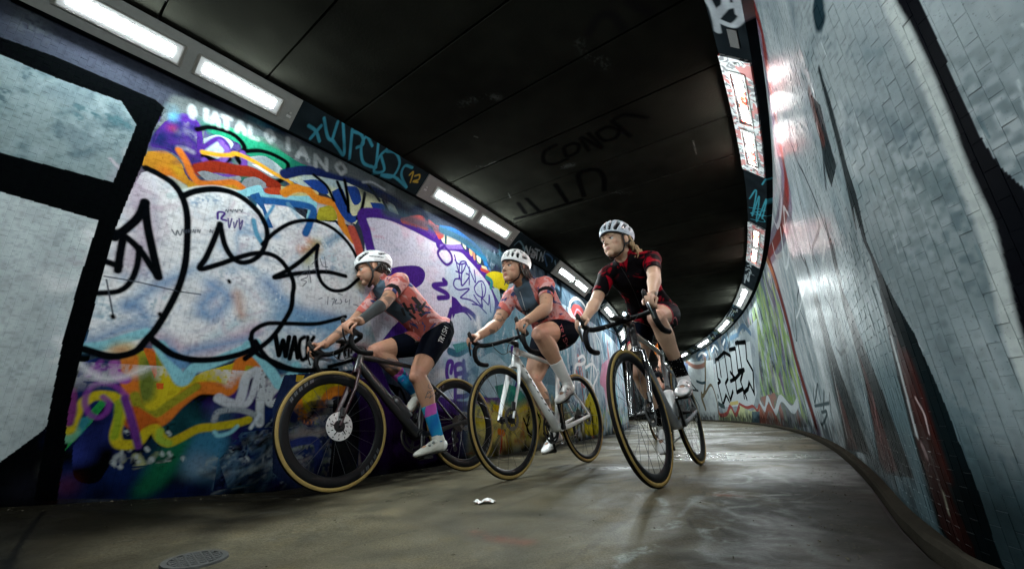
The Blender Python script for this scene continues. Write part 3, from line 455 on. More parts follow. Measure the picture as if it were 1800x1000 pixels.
def right_wall(R):
    S, Fl = R.stroke, R.fill
    far = np.array([[-26, 0], [14, 0], [14, 2.4], [-26, 2.4]]); far[:, 0] = np.radians(far[:, 0])
    Fl(far, (.17, .21, .23), raw=True, col2=(.10, .13, .15)); R.smear(far, [(.5, .52, .54), (.36, .4, .44), BLK, BLK, TEAL, (.1, .14, .17), ROSE, LIM, (.3, .34, .36), BLUE, (.35, .2, .1)], 700, (.03, .12), (.2, .9), (.3, .8), ang=88, spread=.5, raw=True)
    for k in range(40):
        a = -13+k*.65; z = R.rng.uniform(.5, 1.4); S([[math.radians(a+R.rng.normal()*.3), z+R.rng.normal()*.4] for _ in range(6)], .05, [BLK, BLK, PALE, ROSE, TEAL][k % 5], raw=True)
    # silver field at the near end
    near = np.array([[-43, 0], [-24.2, 0], [-25.6, .6], [-26.6, 1.2], [-28, 1.9], [-29, 2.4], [-43, 2.4]]); near[:, 0] = np.radians(near[:, 0])
    Fl(near, (.31, .355, .37), raw=True, col2=(.20, .255, .275), nz=.5)
    R.smear(near, [(.50, .55, .57), (.30, .37, .40), (.12, .18, .20), (.54, .58, .6)], 320, (.02, .12), (.1, .6), (.1, .35), ang=85, spread=.4, raw=True)
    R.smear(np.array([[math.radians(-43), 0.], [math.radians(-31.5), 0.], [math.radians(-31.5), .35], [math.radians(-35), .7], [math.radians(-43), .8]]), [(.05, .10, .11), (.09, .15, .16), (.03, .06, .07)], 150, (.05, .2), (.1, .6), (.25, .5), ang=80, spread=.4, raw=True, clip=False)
    zz = ((np.arange(R.H)+.5)*R.res)[:, None]; tt = np.degrees(R.th0+(np.arange(R.W)+.5)*R.res/R.rad)[None]; q = np.clip((zz-.08+(R.n3-.5)*.35+(R.n2-.5)*.1)/.62, 0, 1); q = (1-q*q*(3-2*q))*np.clip((-32.6-tt)/1.5, 0, 1)*.86; R.A += (np.array([.055, .105, .125], np.float32)-R.A)*q[..., None].astype(np.float32)  # teal smears and fade towards the foot: dimmer light painted into the silver
    for k_ in range(700 if R.th1 < math.radians(-31) else 60):   # short painted strokes standing in for glints off the tile edges
        a = R.rng.uniform(R.th0, min(R.th1, math.radians(-30))); z = R.rng.uniform(.3, 2.25); l_ = R.rng.uniform(.02, .09); S([[a, z], [a+R.rng.normal()*.0002, z+l_]], R.rng.uniform(.002, .005), [(.80, .84, .84), (.62, .68, .7), (.10, .16, .18), (.14, .19, .21)][k_ % 4], soft=.001, alpha=R.rng.uniform(.3, .85), raw=True, sm=False)
    R.smear(near, [(.12, .18, .21), (.08, .13, .16), (.08, .13, .16), (.5, .55, .57)], 150, (.03, .1), (.15, .6), (.15, .45), ang=80, spread=.35, raw=True)
    # dark stripe with its pale edge
    Fl([(1550, -100), (1568, 0), (1600, 60), (1650, 165), (1698, 295), (1740, 390), (1768, 500), (1800, 640), (1900, 900), (2100, 900), (2100, 560), (1860, 400), (1800, 330), (1760, 295), (1720, 235), (1680, 145), (1645, 65), (1615, 0), (1590, -100)], (.0015, .002, .004))
    S([(1545, -80), (1562, 0), (1594, 60), (1642, 165), (1690, 295), (1731, 390), (1758, 490), (1788, 610), (1850, 760)], .024, (.50, .54, .53), soft=.004)
    # spikes
    Fl([(1462, 210), (1506, 345), (1524, 425), (1540, 460), (1566, 515), (1608, 587), (1663, 714), (1718, 857), (1762, 990), (1830, 1120), (1740, 1120), (1700, 1000), (1652, 928), (1608, 780), (1580, 670), (1562, 590), (1545, 500), (1530, 450), (1518, 425), (1497, 350)], (.003, .008, .010), col2=(.004, .012, .016))
    Fl([(1576, 590), (1588, 618), (1604, 668), (1620, 715), (1640, 775), (1676, 880), (1712, 960), (1735, 1060), (1700, 1000), (1655, 925), (1612, 780), (1584, 672)], (.022, .004, .003), col2=(.045, .007, .005), nz=.45)
    S([(1594, 625), (1615, 680), (1640, 760), (1668, 840)], .025, (.055, .008, .005), soft=.010, alpha=.8); S([(1610, 700), (1626, 730), (1634, 762)], .008, (.5, .4, .4), soft=.002); S([(1622, 785), (1628, 800)], .02, (.35, .25, .25), alpha=.6); S([(1660, 870), (1668, 900)], .014, (.4, .4, .3), alpha=.6)
    S([(1568, 597), (1590, 680), (1612, 765)], .016, (.5, .54, .55), alpha=.8)
    Fl([(1448, 380), (1467, 440), (1484, 515), (1496, 543), (1520, 612), (1552, 690), (1581, 769), (1606, 840), (1555, 832), (1546, 815), (1536, 758), (1520, 670), (1500, 600), (1480, 530)], (.003, .010, .012)); Fl([(1508, 618), (1522, 655), (1540, 710), (1560, 775), (1580, 828), (1560, 830), (1546, 810), (1538, 758), (1522, 672)], (.05, .008, .007), col2=(.09, .013, .010)); S([(1535, 700), (1546, 760), (1556, 800)], .02, (.3, .14, .14), alpha=.7, soft=.008)
    S([(1390, 250), (1402, 285), (1415, 310), (1440, 370), (1460, 430), (1470, 470)], .022, (.012, .03, .04), taper=.5); S([(1497, 595), (1515, 670), (1532, 760)], .016, (.5, .54, .55), alpha=.7)
    Fl([(1410, 440), (1444, 540), (1462, 608), (1474, 645), (1501, 719), (1530, 800), (1488, 790), (1478, 730), (1468, 690), (1452, 615), (1436, 550)], (.003, .010, .012)); Fl([(1466, 665), (1480, 705), (1500, 770), (1508, 790), (1492, 786), (1480, 730)], (.07, .012, .010))
    S([(1408, 450), (1418, 470), (1428, 500)], .03, (.014, .035, .045)); S([(1462, 640), (1476, 710), (1490, 770)], .03, (.5, .54, .55), alpha=.6)
    Fl([(1424, 165), (1442, 185), (1458, 250), (1470, 290), (1462, 330), (1452, 300), (1446, 270), (1436, 215)], (.004, .014, .018)); S([(1424, 165), (1436, 215), (1446, 245)], .05, (.12, .03, .02), alpha=.6); S([(1436, -10), (1440, 25), (1444, 45)], .05, (.012, .03, .04), taper=.6)
    for q in (((1440, 120), (1475, 250), (1492, 330), (1505, 400)), ((1500, 560), (1520, 640), (1548, 740)), ((1395, 300), (1412, 380), (1432, 470), (1448, 560), (1470, 640)), ((1350, 500), (1372, 560), (1396, 640), (1424, 720))): S(q, .028, (.004, .012, .015), soft=.004, taper=.5)
    for q in (((1429, 450), (1438, 480), (1450, 520), (1462, 545), (1470, 590)), ((1432, 372), (1440, 400), (1428, 440), (1442, 478), (1436, 500)), ((1447, 270), (1452, 330)), ((1470, 612), (1478, 622), (1486, 618), (1490, 640), (1494, 668)), ((1406, 500), (1402, 530), (1416, 570)), ((1425, 480), (1432, 520), (1424, 500)), ((1400, 462), (1404, 486)), ((1396, 540), (1400, 600), (1390, 560))): S(q, .022, (.02, .04, .05), soft=.005)
    for q in (((1378, 330), (1392, 400), (1404, 440)), ((1400, 560), (1418, 500), (1430, 590)), ((1440, 386), (1450, 420), (1446, 460))): S(q, .02, (.58, .62, .63), soft=.006)
    tgs = dict(width=.03, col=(.05, .08, .09), soft=.006)
    for q in ((235, 420, 240, 470, 250, 410, 262, 480), (270, 430, 268, 490), (240, 480, 290, 470), (250, 500, 262, 540, 280, 500, 262, 500), (288, 440, 292, 500)): S(cG(*q), **tgs)
    # maroon curtain between silver field and green piece
    S([(1300, -60), (1318, 0), (1338, 60), (1350, 130), (1362, 210), (1372, 280), (1382, 320), (1380, 370), (1366, 420), (1352, 452), (1369, 512), (1386, 574), (1397, 623), (1415, 685), (1432, 740), (1440, 762)], 0.323, (.15, .12, .17), soft=.02, dry=.05)
    S([(1306, -60), (1322, 0), (1340, 60), (1350, 130), (1364, 210), (1376, 280), (1383, 330), (1374, 400), (1352, 446)], 0.133, (.17, .02, .015), soft=.012); S([(1352, 456), (1369, 512), (1386, 574), (1397, 623), (1415, 685), (1432, 740)], 0.209, (.13, .02, .012), soft=.015); S([(1346, 452), (1358, 480), (1364, 500)], 0.152, (.28, .09, .02), soft=.02)
    S([(1366, 330), (1356, 360), (1366, 400), (1374, 350), (1364, 300)], 0.057, (.4, .36, .4)); S([(1372, 402), (1380, 470), (1386, 452), (1378, 372), (1386, 378)], 0.042, (.5, .54, .55)); S([(1358, 430), (1364, 452), (1374, 448)], 0.057, (.3, .3, .3)); S([(1350, 180), (1362, 260), (1372, 330)], 0.057, (.4, .38, .42), alpha=.6)
    # green piece
    gp = [(1336, 470), (1352, 470), (1370, 530), (1386, 590), (1400, 650), (1425, 745), (1437, 770), (1371, 752), (1330, 744), (1322, 640), (1318, 560)]
    Fl(gp, (.15, .19, .22), col2=(.04, .06, .08)); R.smear(gp, [(.3, .34, .36), BLK, (.05, .08, .1), (.18, .34, .05), LIM, (.4, .44, .46), (.1, .14, .2), (.12, .07, .16)], 420, (.05, .16), (.2, .8), (.5, .95), ang=92, spread=.3)
    for q in (((1352, 530), (1356, 580), (1350, 640), (1362, 690), (1372, 700)), ((1366, 560), (1372, 620), (1366, 660), (1378, 700), (1392, 702)), ((1338, 600), (1346, 650), (1352, 700)), ((1378, 590), (1384, 650), (1390, 690)), ((1344, 560), (1340, 620)), ((1380, 660), (1390, 700), (1398, 703))): S(q, 0.138, (.15, .27, .04), soft=.02, dry=.3, alpha=.85)
    Fl([(1330, 700), (1360, 690), (1400, 715), (1420, 750), (1372, 752), (1332, 742)], (.12, .13, .14), .8, col2=(.3, .1, .06)); S([(1335, 705), (1345, 720), (1350, 700), (1362, 725), (1372, 700), (1392, 720), (1402, 708)], 0.115, (.36, .4, .42)); S([(1345, 735), (1352, 715), (1366, 738)], 0.115, (.25, .06, .03))
    # silver block letters
    bl = [(1255, 640), (1285, 620), (1300, 605), (1318, 600), (1325, 660), (1330, 690), (1325, 712), (1262, 716)]
    Fl([(1262, 628), (1300, 590), (1330, 560), (1336, 700), (1330, 742), (1262, 741)], (.24, .28, .3), .9, col2=(.16, .2, .24)); Fl(bl, (.42, .46, .48), .9)
    for q in ((580, 330, 600, 480, 620, 500, 600, 520, 640, 690, 665, 610, 690, 660), (580, 330, 605, 320, 625, 460), (600, 320, 650, 270, 680, 480, 660, 520, 700, 650, 720, 580), (650, 270, 700, 300, 720, 470), (690, 250, 740, 240, 760, 420, 810, 410, 780, 430, 740, 480, 750, 590, 800, 560, 810, 630), (740, 200, 760, 190, 790, 390), (760, 195, 820, 190, 830, 330, 880, 420, 890, 600, 850, 510, 840, 560, 810, 590), (800, 420, 780, 500, 830, 640), (700, 430, 740, 480, 700, 500)): S(cI(*q), 0.103, BLK, soft=.006, sm=False)
    for q in ((590, 660, 620, 690, 650, 700), (600, 620, 580, 640, 600, 690)): S(cI(*q), 0.138, (.03, .06, .06))
    Fl(cI(600, 740, 640, 760, 700, 710, 740, 760, 780, 690, 860, 740, 930, 700, 930, 740, 870, 830, 610, 820), (.42, .46, .16), .95, col2=(.30, .34, .2)); S(cI(605, 740, 620, 770, 670, 760, 700, 700, 740, 770, 770, 700), 0.115, (.34, .03, .02)); S(cI(770, 680, 830, 710, 880, 700, 915, 735, 930, 690), 0.069, (.34, .03, .02)); S(cI(700, 680, 760, 670), 0.092, (.5, .38, .05)); Fl(cI(870, 740, 930, 740, 935, 840, 870, 830), (.05, .12, .16), .9); Fl(cI(935, 700, 985, 810, 975, 840, 935, 840), (.3, .07, .03), .9); [S(cI(x, 760, x+4, 820), 0.046, (.08, .1, .05)) for x in (640, 690, 740, 800, 850)]
    for q in ((540, 250, 550, 200, 590, 190, 610, 240), (560, 270, 575, 225, 600, 260), (630, 190, 650, 150, 665, 190, 650, 240), (430, 310, 450, 260, 500, 250, 520, 300), (440, 330, 470, 300), (760, 110, 800, 60, 860, 120), (700, 160, 760, 130)): S(cI(*q), 0.115, (.05, .12, .2), soft=.01)
    for q in ((550, 260, 570, 215, 600, 250), (640, 210, 655, 170), (445, 300, 470, 275, 505, 290)): S(cI(*q), 0.069, WHT, soft=.008)
    # white and brown panel at the far end
    wp = cI(360, 350, 560, 330, 600, 640, 605, 822, 440, 822, 360, 560); Fl(wp, (.42, .46, .46), .95, col2=(.34, .38, .4)); S(cI(350, 350, 420, 385, 490, 370, 500, 320), 0.161, (.26, .10, .06), soft=.02); S(cI(497, 330, 500, 480, 490, 600, 470, 630, 500, 720), 0.138, (.14, .10, .04)); S(cI(495, 600, 545, 530, 590, 650, 605, 760), 0.092, (.14, .10, .05)); S(cI(430, 500, 470, 515, 500, 510), 0.092, (.02, .05, .06)); S(cI(380, 510, 430, 570, 440, 575, 400, 570), 0.069, (.03, .04, .04)); S(cI(470, 600, 475, 640, 500, 720), 0.161, (.16, .12, .05)); Fl(cI(300, 340, 360, 360, 360, 420, 320, 430), (.08, .14, .3), .8); S(cI(455, 780, 450, 700, 400, 610), 0.046, (.05, .06, .06))
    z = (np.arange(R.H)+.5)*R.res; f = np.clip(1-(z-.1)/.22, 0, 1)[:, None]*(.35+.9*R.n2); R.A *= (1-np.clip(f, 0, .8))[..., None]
    R.A *= (1-.18*np.clip(R.n1-.45, 0, 1)*2)[..., None]
    if R.th1 > math.radians(-31): lum = R.A.mean(-1, keepdims=True); R.A = R.A*.55+lum*.28*np.array([.96, 1.02, 1.02], np.float32)
    return R
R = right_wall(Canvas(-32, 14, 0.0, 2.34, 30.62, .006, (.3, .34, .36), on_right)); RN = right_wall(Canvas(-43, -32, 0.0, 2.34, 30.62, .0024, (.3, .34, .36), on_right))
# ---------------------------------------------------------------- paint on the lamp bands, the ceiling and the floor
LBD = Canvas(-43, -6, 2.30, 2.46, 27.95, .004, (.010, .015, .018), on_lband)
def bands():
    S = LBD.stroke; t = dict(width=.018, col=(.04, .22, .30), soft=.003)
    S(cC(130, 130, 170, 160, 190, 215), **t); S(cC(140, 200, 200, 130), **t); S(cC(215, 90, 235, 190, 265, 215), **t); S(cC(290, 110, 262, 200), **t); S(cC(265, 215, 290, 250, 325, 285, 320, 110), **t)
    S(cC(370, 150, 355, 310), **t); S(cC(370, 160, 420, 180, 430, 230, 395, 250), **t); S(cC(480, 240, 450, 190, 420, 240, 430, 330, 490, 360), **t); S(cC(515, 210, 500, 360), **t); S(cC(560, 260, 520, 300, 490, 380, 545, 375, 530, 300), **t); S(cC(560, 270, 610, 280, 630, 340, 590, 410, 530, 400, 600, 410, 668, 468), **t); S(cC(700, 360, 660, 350, 640, 400, 668, 468), **t)
    y = dict(width=.012, col=(.32, .22, .03), soft=.002); S(cC(685, 400, 705, 385, 690, 440), **y); S(cC(715, 405, 740, 400, 735, 425, 705, 435, 730, 440), **y)
    wt = dict(width=.016, col=(.24, .30, .33), soft=.003)
    for q in ((1315, 830, 1325, 790, 1340, 840, 1350, 795), (1362, 820, 1352, 845, 1370, 855, 1378, 825, 1362, 820), (1375, 805, 1400, 815), (1388, 812, 1382, 860), (1398, 870, 1408, 825, 1420, 870), (1428, 820, 1420, 850), (1414, 868, 1417, 872)): S(cC(*q), sm=False, **wt)
    for k in range(28):
        a = math.radians(-30.6+k*.75); q = [[a+LBD.rng.normal()*.004, 2.32+LBD.rng.random()*.12] for _ in range(5)]; S(q, .012, [(.1, .2, .25), (.25, .28, .3), (.04, .1, .2)][k % 3], raw=True)
    LBD.A *= (.7+.6*LBD.n2)[..., None]
bands()
RBD = Canvas(-43, 14, 2.30, 2.46, 30.5, .004, (.010, .014, .017), on_rband)
def rband():
    S = RBD.stroke; w_ = dict(width=.035, col=(.38, .42, .45), soft=.005)
    S(cH(165, 110, 150, 40, 130, -10, 180, -30, 190, 20, 160, 60), **w_); S(cH(160, 70, 220, 90, 255, 50, 230, 20, 180, 30, 160, 60), **w_); S(cH(240, 50, 230, 0, 200, -30), **w_)
    b = dict(width=.010, col=(.05, .28, .36), soft=.002)
    S(cH(275, 700, 300, 670, 285, 760, 310, 690, 300, 780, 335, 700, 320, 770), **b); S(cH(275, 730, 330, 740, 280, 750, 335, 760), **b); S(cH(320, 650, 335, 630, 340, 650), **b); S(cH(280, 770, 330, 780, 300, 745), **b)
    n = dict(width=.014, col=(.30, .34, .36), soft=.003)
    for q in ((258, 995, 262, 965, 272, 990, 275, 955), (262, 950, 275, 945, 282, 960), (268, 935, 290, 930), (280, 940, 276, 915), (275, 905, 296, 900)): S(cH(*q), **n)
    for q in ((1000, 140, 1015, 100), (1015, 140, 1030, 90), (1030, 100, 1050, 110), (885, 350, 905, 310), (900, 350, 925, 310), (920, 340, 940, 310), (870, 340, 890, 335), (985, 60, 1010, 70), (775, 470, 800, 450), (800, 480, 820, 455)): S(cJ(*q), **n)
    for k in range(60):
        a = math.radians(-20+k*.5); q = [[a+RBD.rng.normal()*.004, 2.32+RBD.rng.random()*.12] for _ in range(5)]; S(q, .012, [(.1, .2, .25), (.25, .28, .3), (.2, .22, .06)][k % 3], raw=True)
    RBD.A *= (.7+.6*RBD.n2)[..., None]
rband()
CE = Canvas(-40, -20, 27.6, 31.2, 29.3, .008, (.0125, .0130, .0100), on_ceil)
def ceiling_paint():
    S = CE.stroke; CE.A *= (.5+.6*CE.n3+.4*CE.n2)[..., None]; c = crop(900, 150, 4.0); k = dict(width=.035, col=(.0008, .0008, .0009), soft=.010, alpha=.97)
    for q in ((300, 420, 220, 470, 220, 540, 290, 555, 380, 520), (420, 410, 360, 440, 380, 500, 450, 470, 460, 420, 420, 410), (530, 460, 480, 370, 620, 440, 530, 340), (640, 300, 590, 340, 640, 390, 720, 370, 740, 320, 680, 295, 640, 300), (700, 260, 820, 360), (700, 250, 780, 210, 940, 230)): S(c(*q), **k)
    k['width'] = .05
    for q in ((500, 780, 460, 640, 520, 600, 600, 600, 640, 660, 640, 740), (130, 910, 480, 805), (300, 700, 380, 820), (100, 800, 190, 890), (40, 830, 90, 900), (20, 940, 130, 910)): S(c(*q), **k)
    c2 = crop(700, 0, 2.5)
    for q in ((340, 730, 380, 732, 410, 715, 440, 712), (330, 600, 345, 605), (1290, 620, 1305, 680), (480, 850, 490, 870)): S(c2(*q), .006, (.16, .17, .16), soft=.003, dry=.3)
    for q in ((790, 190, 810, 210, 850, 260, 900, 270, 900, 295), (820, 240, 890, 280), (270, 460, 350, 430, 430, 430), (720, 735, 760, 725), (930, 845, 1010, 850)): S(c2(*q), .05, (.05, .055, .05), soft=.02, dry=.5)
    for q in ((830, 150, 870, 80, 930, 70, 980, 130), (1000, 10, 1100, 60)): S(c2(*q), .05, (.008, .008, .009), soft=.015, alpha=.7)
ceiling_paint()
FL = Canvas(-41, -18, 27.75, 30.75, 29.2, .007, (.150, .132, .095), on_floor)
FL_ALL = np.array([[math.radians(-41), 27.8], [math.radians(-18), 27.8], [math.radians(-18), 30.7], [math.radians(-41), 30.7]])
def floor_paint():
    S = FL.stroke; FL.A *= (.62+.45*FL.n3+.35*FL.n2)[..., None]; c = crop(600, 780, 2.0)
    FL.smear(FL_ALL, [(.13, .115, .085), (.04, .042, .036), (.11, .095, .07), (.03, .032, .028)], 900, (.03, .14), (.1, .7), (.12, .4), raw=True)
    FL.smear(c(1250, 100, 1700, 120, 2000, 440, 1250, 440), [(.035, .038, .04), (.05, .055, .055)], 50, (.05, .16), (.15, .6), (.2, .5), ang=-20, clip=False)
    for k_ in range(46):     # faint tyre tracks and hairline cracks following the way through
        r0 = FL.rng.uniform(28.4, 30.3); a0 = math.radians(FL.rng.uniform(-41, -24)); n_ = 9; S([[a0+i*.012, r0+.12*math.sin(i*.5+k_)+i*FL.rng.uniform(-.01, .01)] for i in range(n_)], FL.rng.choice([.006, .012, .022]), [(.03, .03, .026), (.05, .048, .04), (.2, .18, .14)][k_ % 3], raw=True, alpha=.35, dry=.3)
    for k_ in range(14):
        r0 = FL.rng.uniform(28.2, 30.4); a0 = math.radians(FL.rng.uniform(-40, -28)); q = [[a0, r0]]
        for i in range(10): q.append([q[-1][0]+FL.rng.normal()*.002, q[-1][1]+FL.rng.uniform(.01, .06)])
        S(q, .007, (.012, .012, .011), raw=True, sm=False, alpha=.7)
    w_ = dict(col=(.27, .29, .29), soft=.008)
    for q, wd in (((1370, 105, 1430, 115, 1420, 135, 1340, 140), .02), ((1480, 100, 1560, 130, 1630, 150), .03), ((1430, 125, 1520, 120, 1600, 150), .018), ((1420, 185, 1500, 180, 1600, 178), .03), ((1520, 235, 1560, 245, 1620, 280), .03), ((1590, 300, 1655, 305), .05), ((1470, 260, 1500, 285), .02), ((1340, 230, 1400, 255, 1490, 258), .02), ((1260, 300, 1280, 330, 1400, 350, 1560, 355), .03), ((1600, 330, 1640, 370, 1690, 400), .035), ((1110, 300, 1140, 290, 1180, 275), .05), ((980, 400, 1060, 370, 1090, 360), .045), ((1110, 190, 1130, 210, 1130, 240), .03), ((1180, 255, 1230, 200), .015), ((1320, 390, 1500, 400, 1620, 420), .03), ((1280, 410, 1440, 430), .02), ((1500, 310, 1470, 330, 1570, 330), .03), ((960, 430, 1000, 400), .02)): S(c(*q), wd, dry=.33, **w_)
    FL.smear(c(1240, 170, 1640, 170, 1720, 430, 1260, 430), [(.34, .36, .37)], 45, (.01, .04), (.04, .22), (.3, .7), ang=-10, clip=False)
    for q in ((450, 310, 520, 330, 640, 345), (1330, 180, 1420, 185)): S(c(*q), .05, (.28, .10, .07), soft=.02, dry=.35, alpha=.6)
    S(cD(20, 1000, 60, 920, 110, 840, 150, 790, 185, 745), .012, (.012, .013, .012), soft=.004); S(cD(15, 1005, 30, 960), .03, (.012, .013, .012), soft=.01); FL.smear(cD(600, 690, 1400, 660, 1300, 760, 620, 740), [(.3, .32, .32), (.2, .2, .2)], 14, (.008, .02), (.03, .12), (.4, .8), ang=0, spread=.2)
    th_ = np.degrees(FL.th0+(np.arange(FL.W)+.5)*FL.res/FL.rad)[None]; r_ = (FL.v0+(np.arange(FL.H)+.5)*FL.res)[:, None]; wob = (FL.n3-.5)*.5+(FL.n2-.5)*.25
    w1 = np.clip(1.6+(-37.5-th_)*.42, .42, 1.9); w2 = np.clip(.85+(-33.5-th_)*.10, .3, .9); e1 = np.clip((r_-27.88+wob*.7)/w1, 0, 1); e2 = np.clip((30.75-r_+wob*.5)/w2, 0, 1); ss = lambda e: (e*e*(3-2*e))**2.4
    FL.A *= ((.05+.95*ss(e1))*(.10+.90*ss(e2))*np.clip(1-(th_+32)*.07, .62, 1))[..., None]*np.array([1., .985, .93])  # edge darkening painted in for light falloff, broken up like grime
    for p in ((960, 716), (1190, 870), (1365, 868), (900, 920), (1210, 690)): S(cD(p[0]-8, p[1], p[0]+7, p[1]-2), .012, (.16, .16, .14), dry=.35, alpha=.6)
floor_paint()
# ================================================================ the tunnel
D2R = math.radians
def sweep(name, sec, th0, th1, mats, right=False, step=.5, kind='structure', parent=None, smooth=30, midx=None, floor=False):
    """closed cross-section [(r, z), ...] swept round the tunnel's centre"""
    n = max(1, int(round((th1-th0)/step))); V = []; Fc = []; I = []; m = len(sec)
    for i in range(n+1):
        th = D2R(th0+(th1-th0)*i/n); off = float(rad_off(th)) if right else 0
        for r, z in sec: V.append(pt(r+off, th, z))
    for i in range(n):
        for j in range(m):
            a, b = i*m+j, i*m+(j+1) % m; Fc.append((a, a+m, b+m, b)); I.append(midx[j] if midx else 0)
    Fc.append(tuple(range(m-1, -1, -1))); Fc.append(tuple(n*m+j for j in range(m))); I += [0, 0]
    o = mesh_obj(name, V, Fc, mats, parent, smooth, I)
    bm = bmesh.new(); bm.from_mesh(o.data); bmesh.ops.recalc_face_normals(bm, faces=bm.faces); bm.to_mesh(o.data); bm.free()
    if kind: o['kind'] = kind
    return o
def wall_mat(name, cv, gloss, tiles, spec=.0):
    t = NT(name); col, sv, _ = canvas_nodes(t, cv, name)
    if cv is R:
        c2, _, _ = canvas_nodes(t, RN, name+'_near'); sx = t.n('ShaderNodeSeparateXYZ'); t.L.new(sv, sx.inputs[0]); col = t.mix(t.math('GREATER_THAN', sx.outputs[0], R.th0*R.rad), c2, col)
    n1 = t.noise(9, 5, .65, sv); n2 = t.noise(160, 3, .6, sv); mp = t.n('ShaderNodeMapping'); mp.inputs['Scale'].default_value = (26, 3, 1); t.L.new(sv, mp.inputs[0]); n3 = t.noise(1, 4, .6, mp.outputs[0])
    c = t.mix(t.math('MULTIPLY', n1, .3), col, t.mix(.8, col, (.1, .12, .12), 'MULTIPLY'), 'MIX'); c = t.mix(.35, c, t.mix(n3, (.25, .28, .3), (1, 1, 1)), 'MULTIPLY')
    c = t.mix(t.ramp(n2, [(.60, 0.), (.72, .4)]), c, (.0, .0, .0))
    r = t.math('MULTIPLY_ADD', n1, .25, gloss-.08)
    h = t.math('ADD', t.math('MULTIPLY', n2, .25), t.math('MULTIPLY', t.noise(28, 3, .5, sv), .7))
    if tiles:
        bk = t.n('ShaderNodeTexBrick'); mp2 = t.n('ShaderNodeMapping'); mp2.inputs['Rotation'].default_value = (0, 0, math.pi/2); t.L.new(sv, mp2.inputs[0]); t.L.new(mp2.outputs[0], bk.inputs[0])
        for k, v in (('Scale', 1), ('Brick Width', .0585), ('Row Height', .0265), ('Mortar Size', .0006), ('Mortar Smooth', .3)): bk.inputs[k].default_value = v
        h = t.math('SUBTRACT', h, t.math('MULTIPLY', bk.outputs['Fac'], 1.2))
    t.bump(h, .16 if 'right' in name else .28, .003)
    return t.fin(c, r, 0, spec)
def band_mat(name, cv):
    t = NT(name); col, sv, _ = canvas_nodes(t, cv, name); n1 = t.noise(20, 5, .65, sv); c = t.mix(t.math('MULTIPLY', n1, .5), col, (.005, .007, .008)); t.bump(n1, .3, .004); return t.fin(c, t.math('MULTIPLY_ADD', n1, .3, .4), 0, .0)
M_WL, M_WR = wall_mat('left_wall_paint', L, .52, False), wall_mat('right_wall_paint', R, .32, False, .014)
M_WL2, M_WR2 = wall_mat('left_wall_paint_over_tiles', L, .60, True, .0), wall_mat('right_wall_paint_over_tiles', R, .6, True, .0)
M_LB, M_RB = band_mat('left_band_paint', LBD), band_mat('right_band_paint', RBD)
M_DARKC = simple('dark_concrete', (.012, .012, .012), .8, var=.5, scale=6, bump=.4)
def ceil_mat():
    t = NT('sooty_ceiling'); col, sv, _ = canvas_nodes(t, CE, 'sooty_ceiling', 'R'); p = t.pos(); n1 = t.noise(3, 6, .7, p); n2 = t.noise(60, 4, .7, p)
    c = t.mix(t.math('MULTIPLY', n1, .6), col, (.005, .005, .005)); c = t.mix(t.ramp(n2, [(.62, 0.), (.75, .5)]), c, (.02, .02, .018)); t.bump(t.math('ADD', n1, n2), .4, .004); return t.fin(c, .85, 0, .0)
def floor_mat():
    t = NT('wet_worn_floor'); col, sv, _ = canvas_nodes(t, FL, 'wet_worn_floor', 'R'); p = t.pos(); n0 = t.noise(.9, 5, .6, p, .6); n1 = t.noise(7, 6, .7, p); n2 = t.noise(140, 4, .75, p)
    vo = t.n('ShaderNodeTexVoronoi'); vo.inputs['Scale'].default_value = 230; t.L.new(p, vo.inputs['Vector'])
    c = t.mix(t.ramp(n0, [(.38, 0.), (.60, .8)]), col, t.mix(.5, t.mix(1., col, (.30, .36, .34), 'MULTIPLY'), col)); c = t.mix(t.ramp(n1, [(.50, 0.), (.72, .5)]), c, t.mix(1., c, (1.5, 1.35, 1.1), 'MULTIPLY'))
    c = t.mix(t.ramp(n2, [(.36, .8), (.60, 0.)]), c, t.mix(1., c, (.25, .27, .25), 'MULTIPLY')); c = t.mix(t.ramp(vo.outputs['Distance'], [(.0, .45), (.12, 0.)]), c, t.mix(1., c, (2.6, 2.5, 2.3), 'MULTIPLY'))
    fn = t.noise(420, 3, .8, p); c = t.mix(t.ramp(fn, [(.38, .7), (.58, 0.)]), c, t.mix(1., c, (.3, .3, .28), 'MULTIPLY')); wv = t.noise(26, 5, .75, p, 1.); c = t.mix(t.ramp(wv, [(.60, 0.), (.68, .5)]), c, t.mix(1., c, (.4, .42, .4), 'MULTIPLY'))
    r = t.ramp(n0, [(.36, .50), (.50, .40), (.64, .18)]); r2 = t.math('ADD', r, t.math('MULTIPLY_ADD', n1, .35, -.12))
    t.bump(t.math('ADD', t.math('MULTIPLY', n2, .9), t.math('MULTIPLY', n1, .8)), .45, .004); return t.fin(c, r2, 0, t.ramp(n0, [(.45, .01), (.62, .07)]))
M_CEIL, M_FLOOR = ceil_mat(), floor_mat()
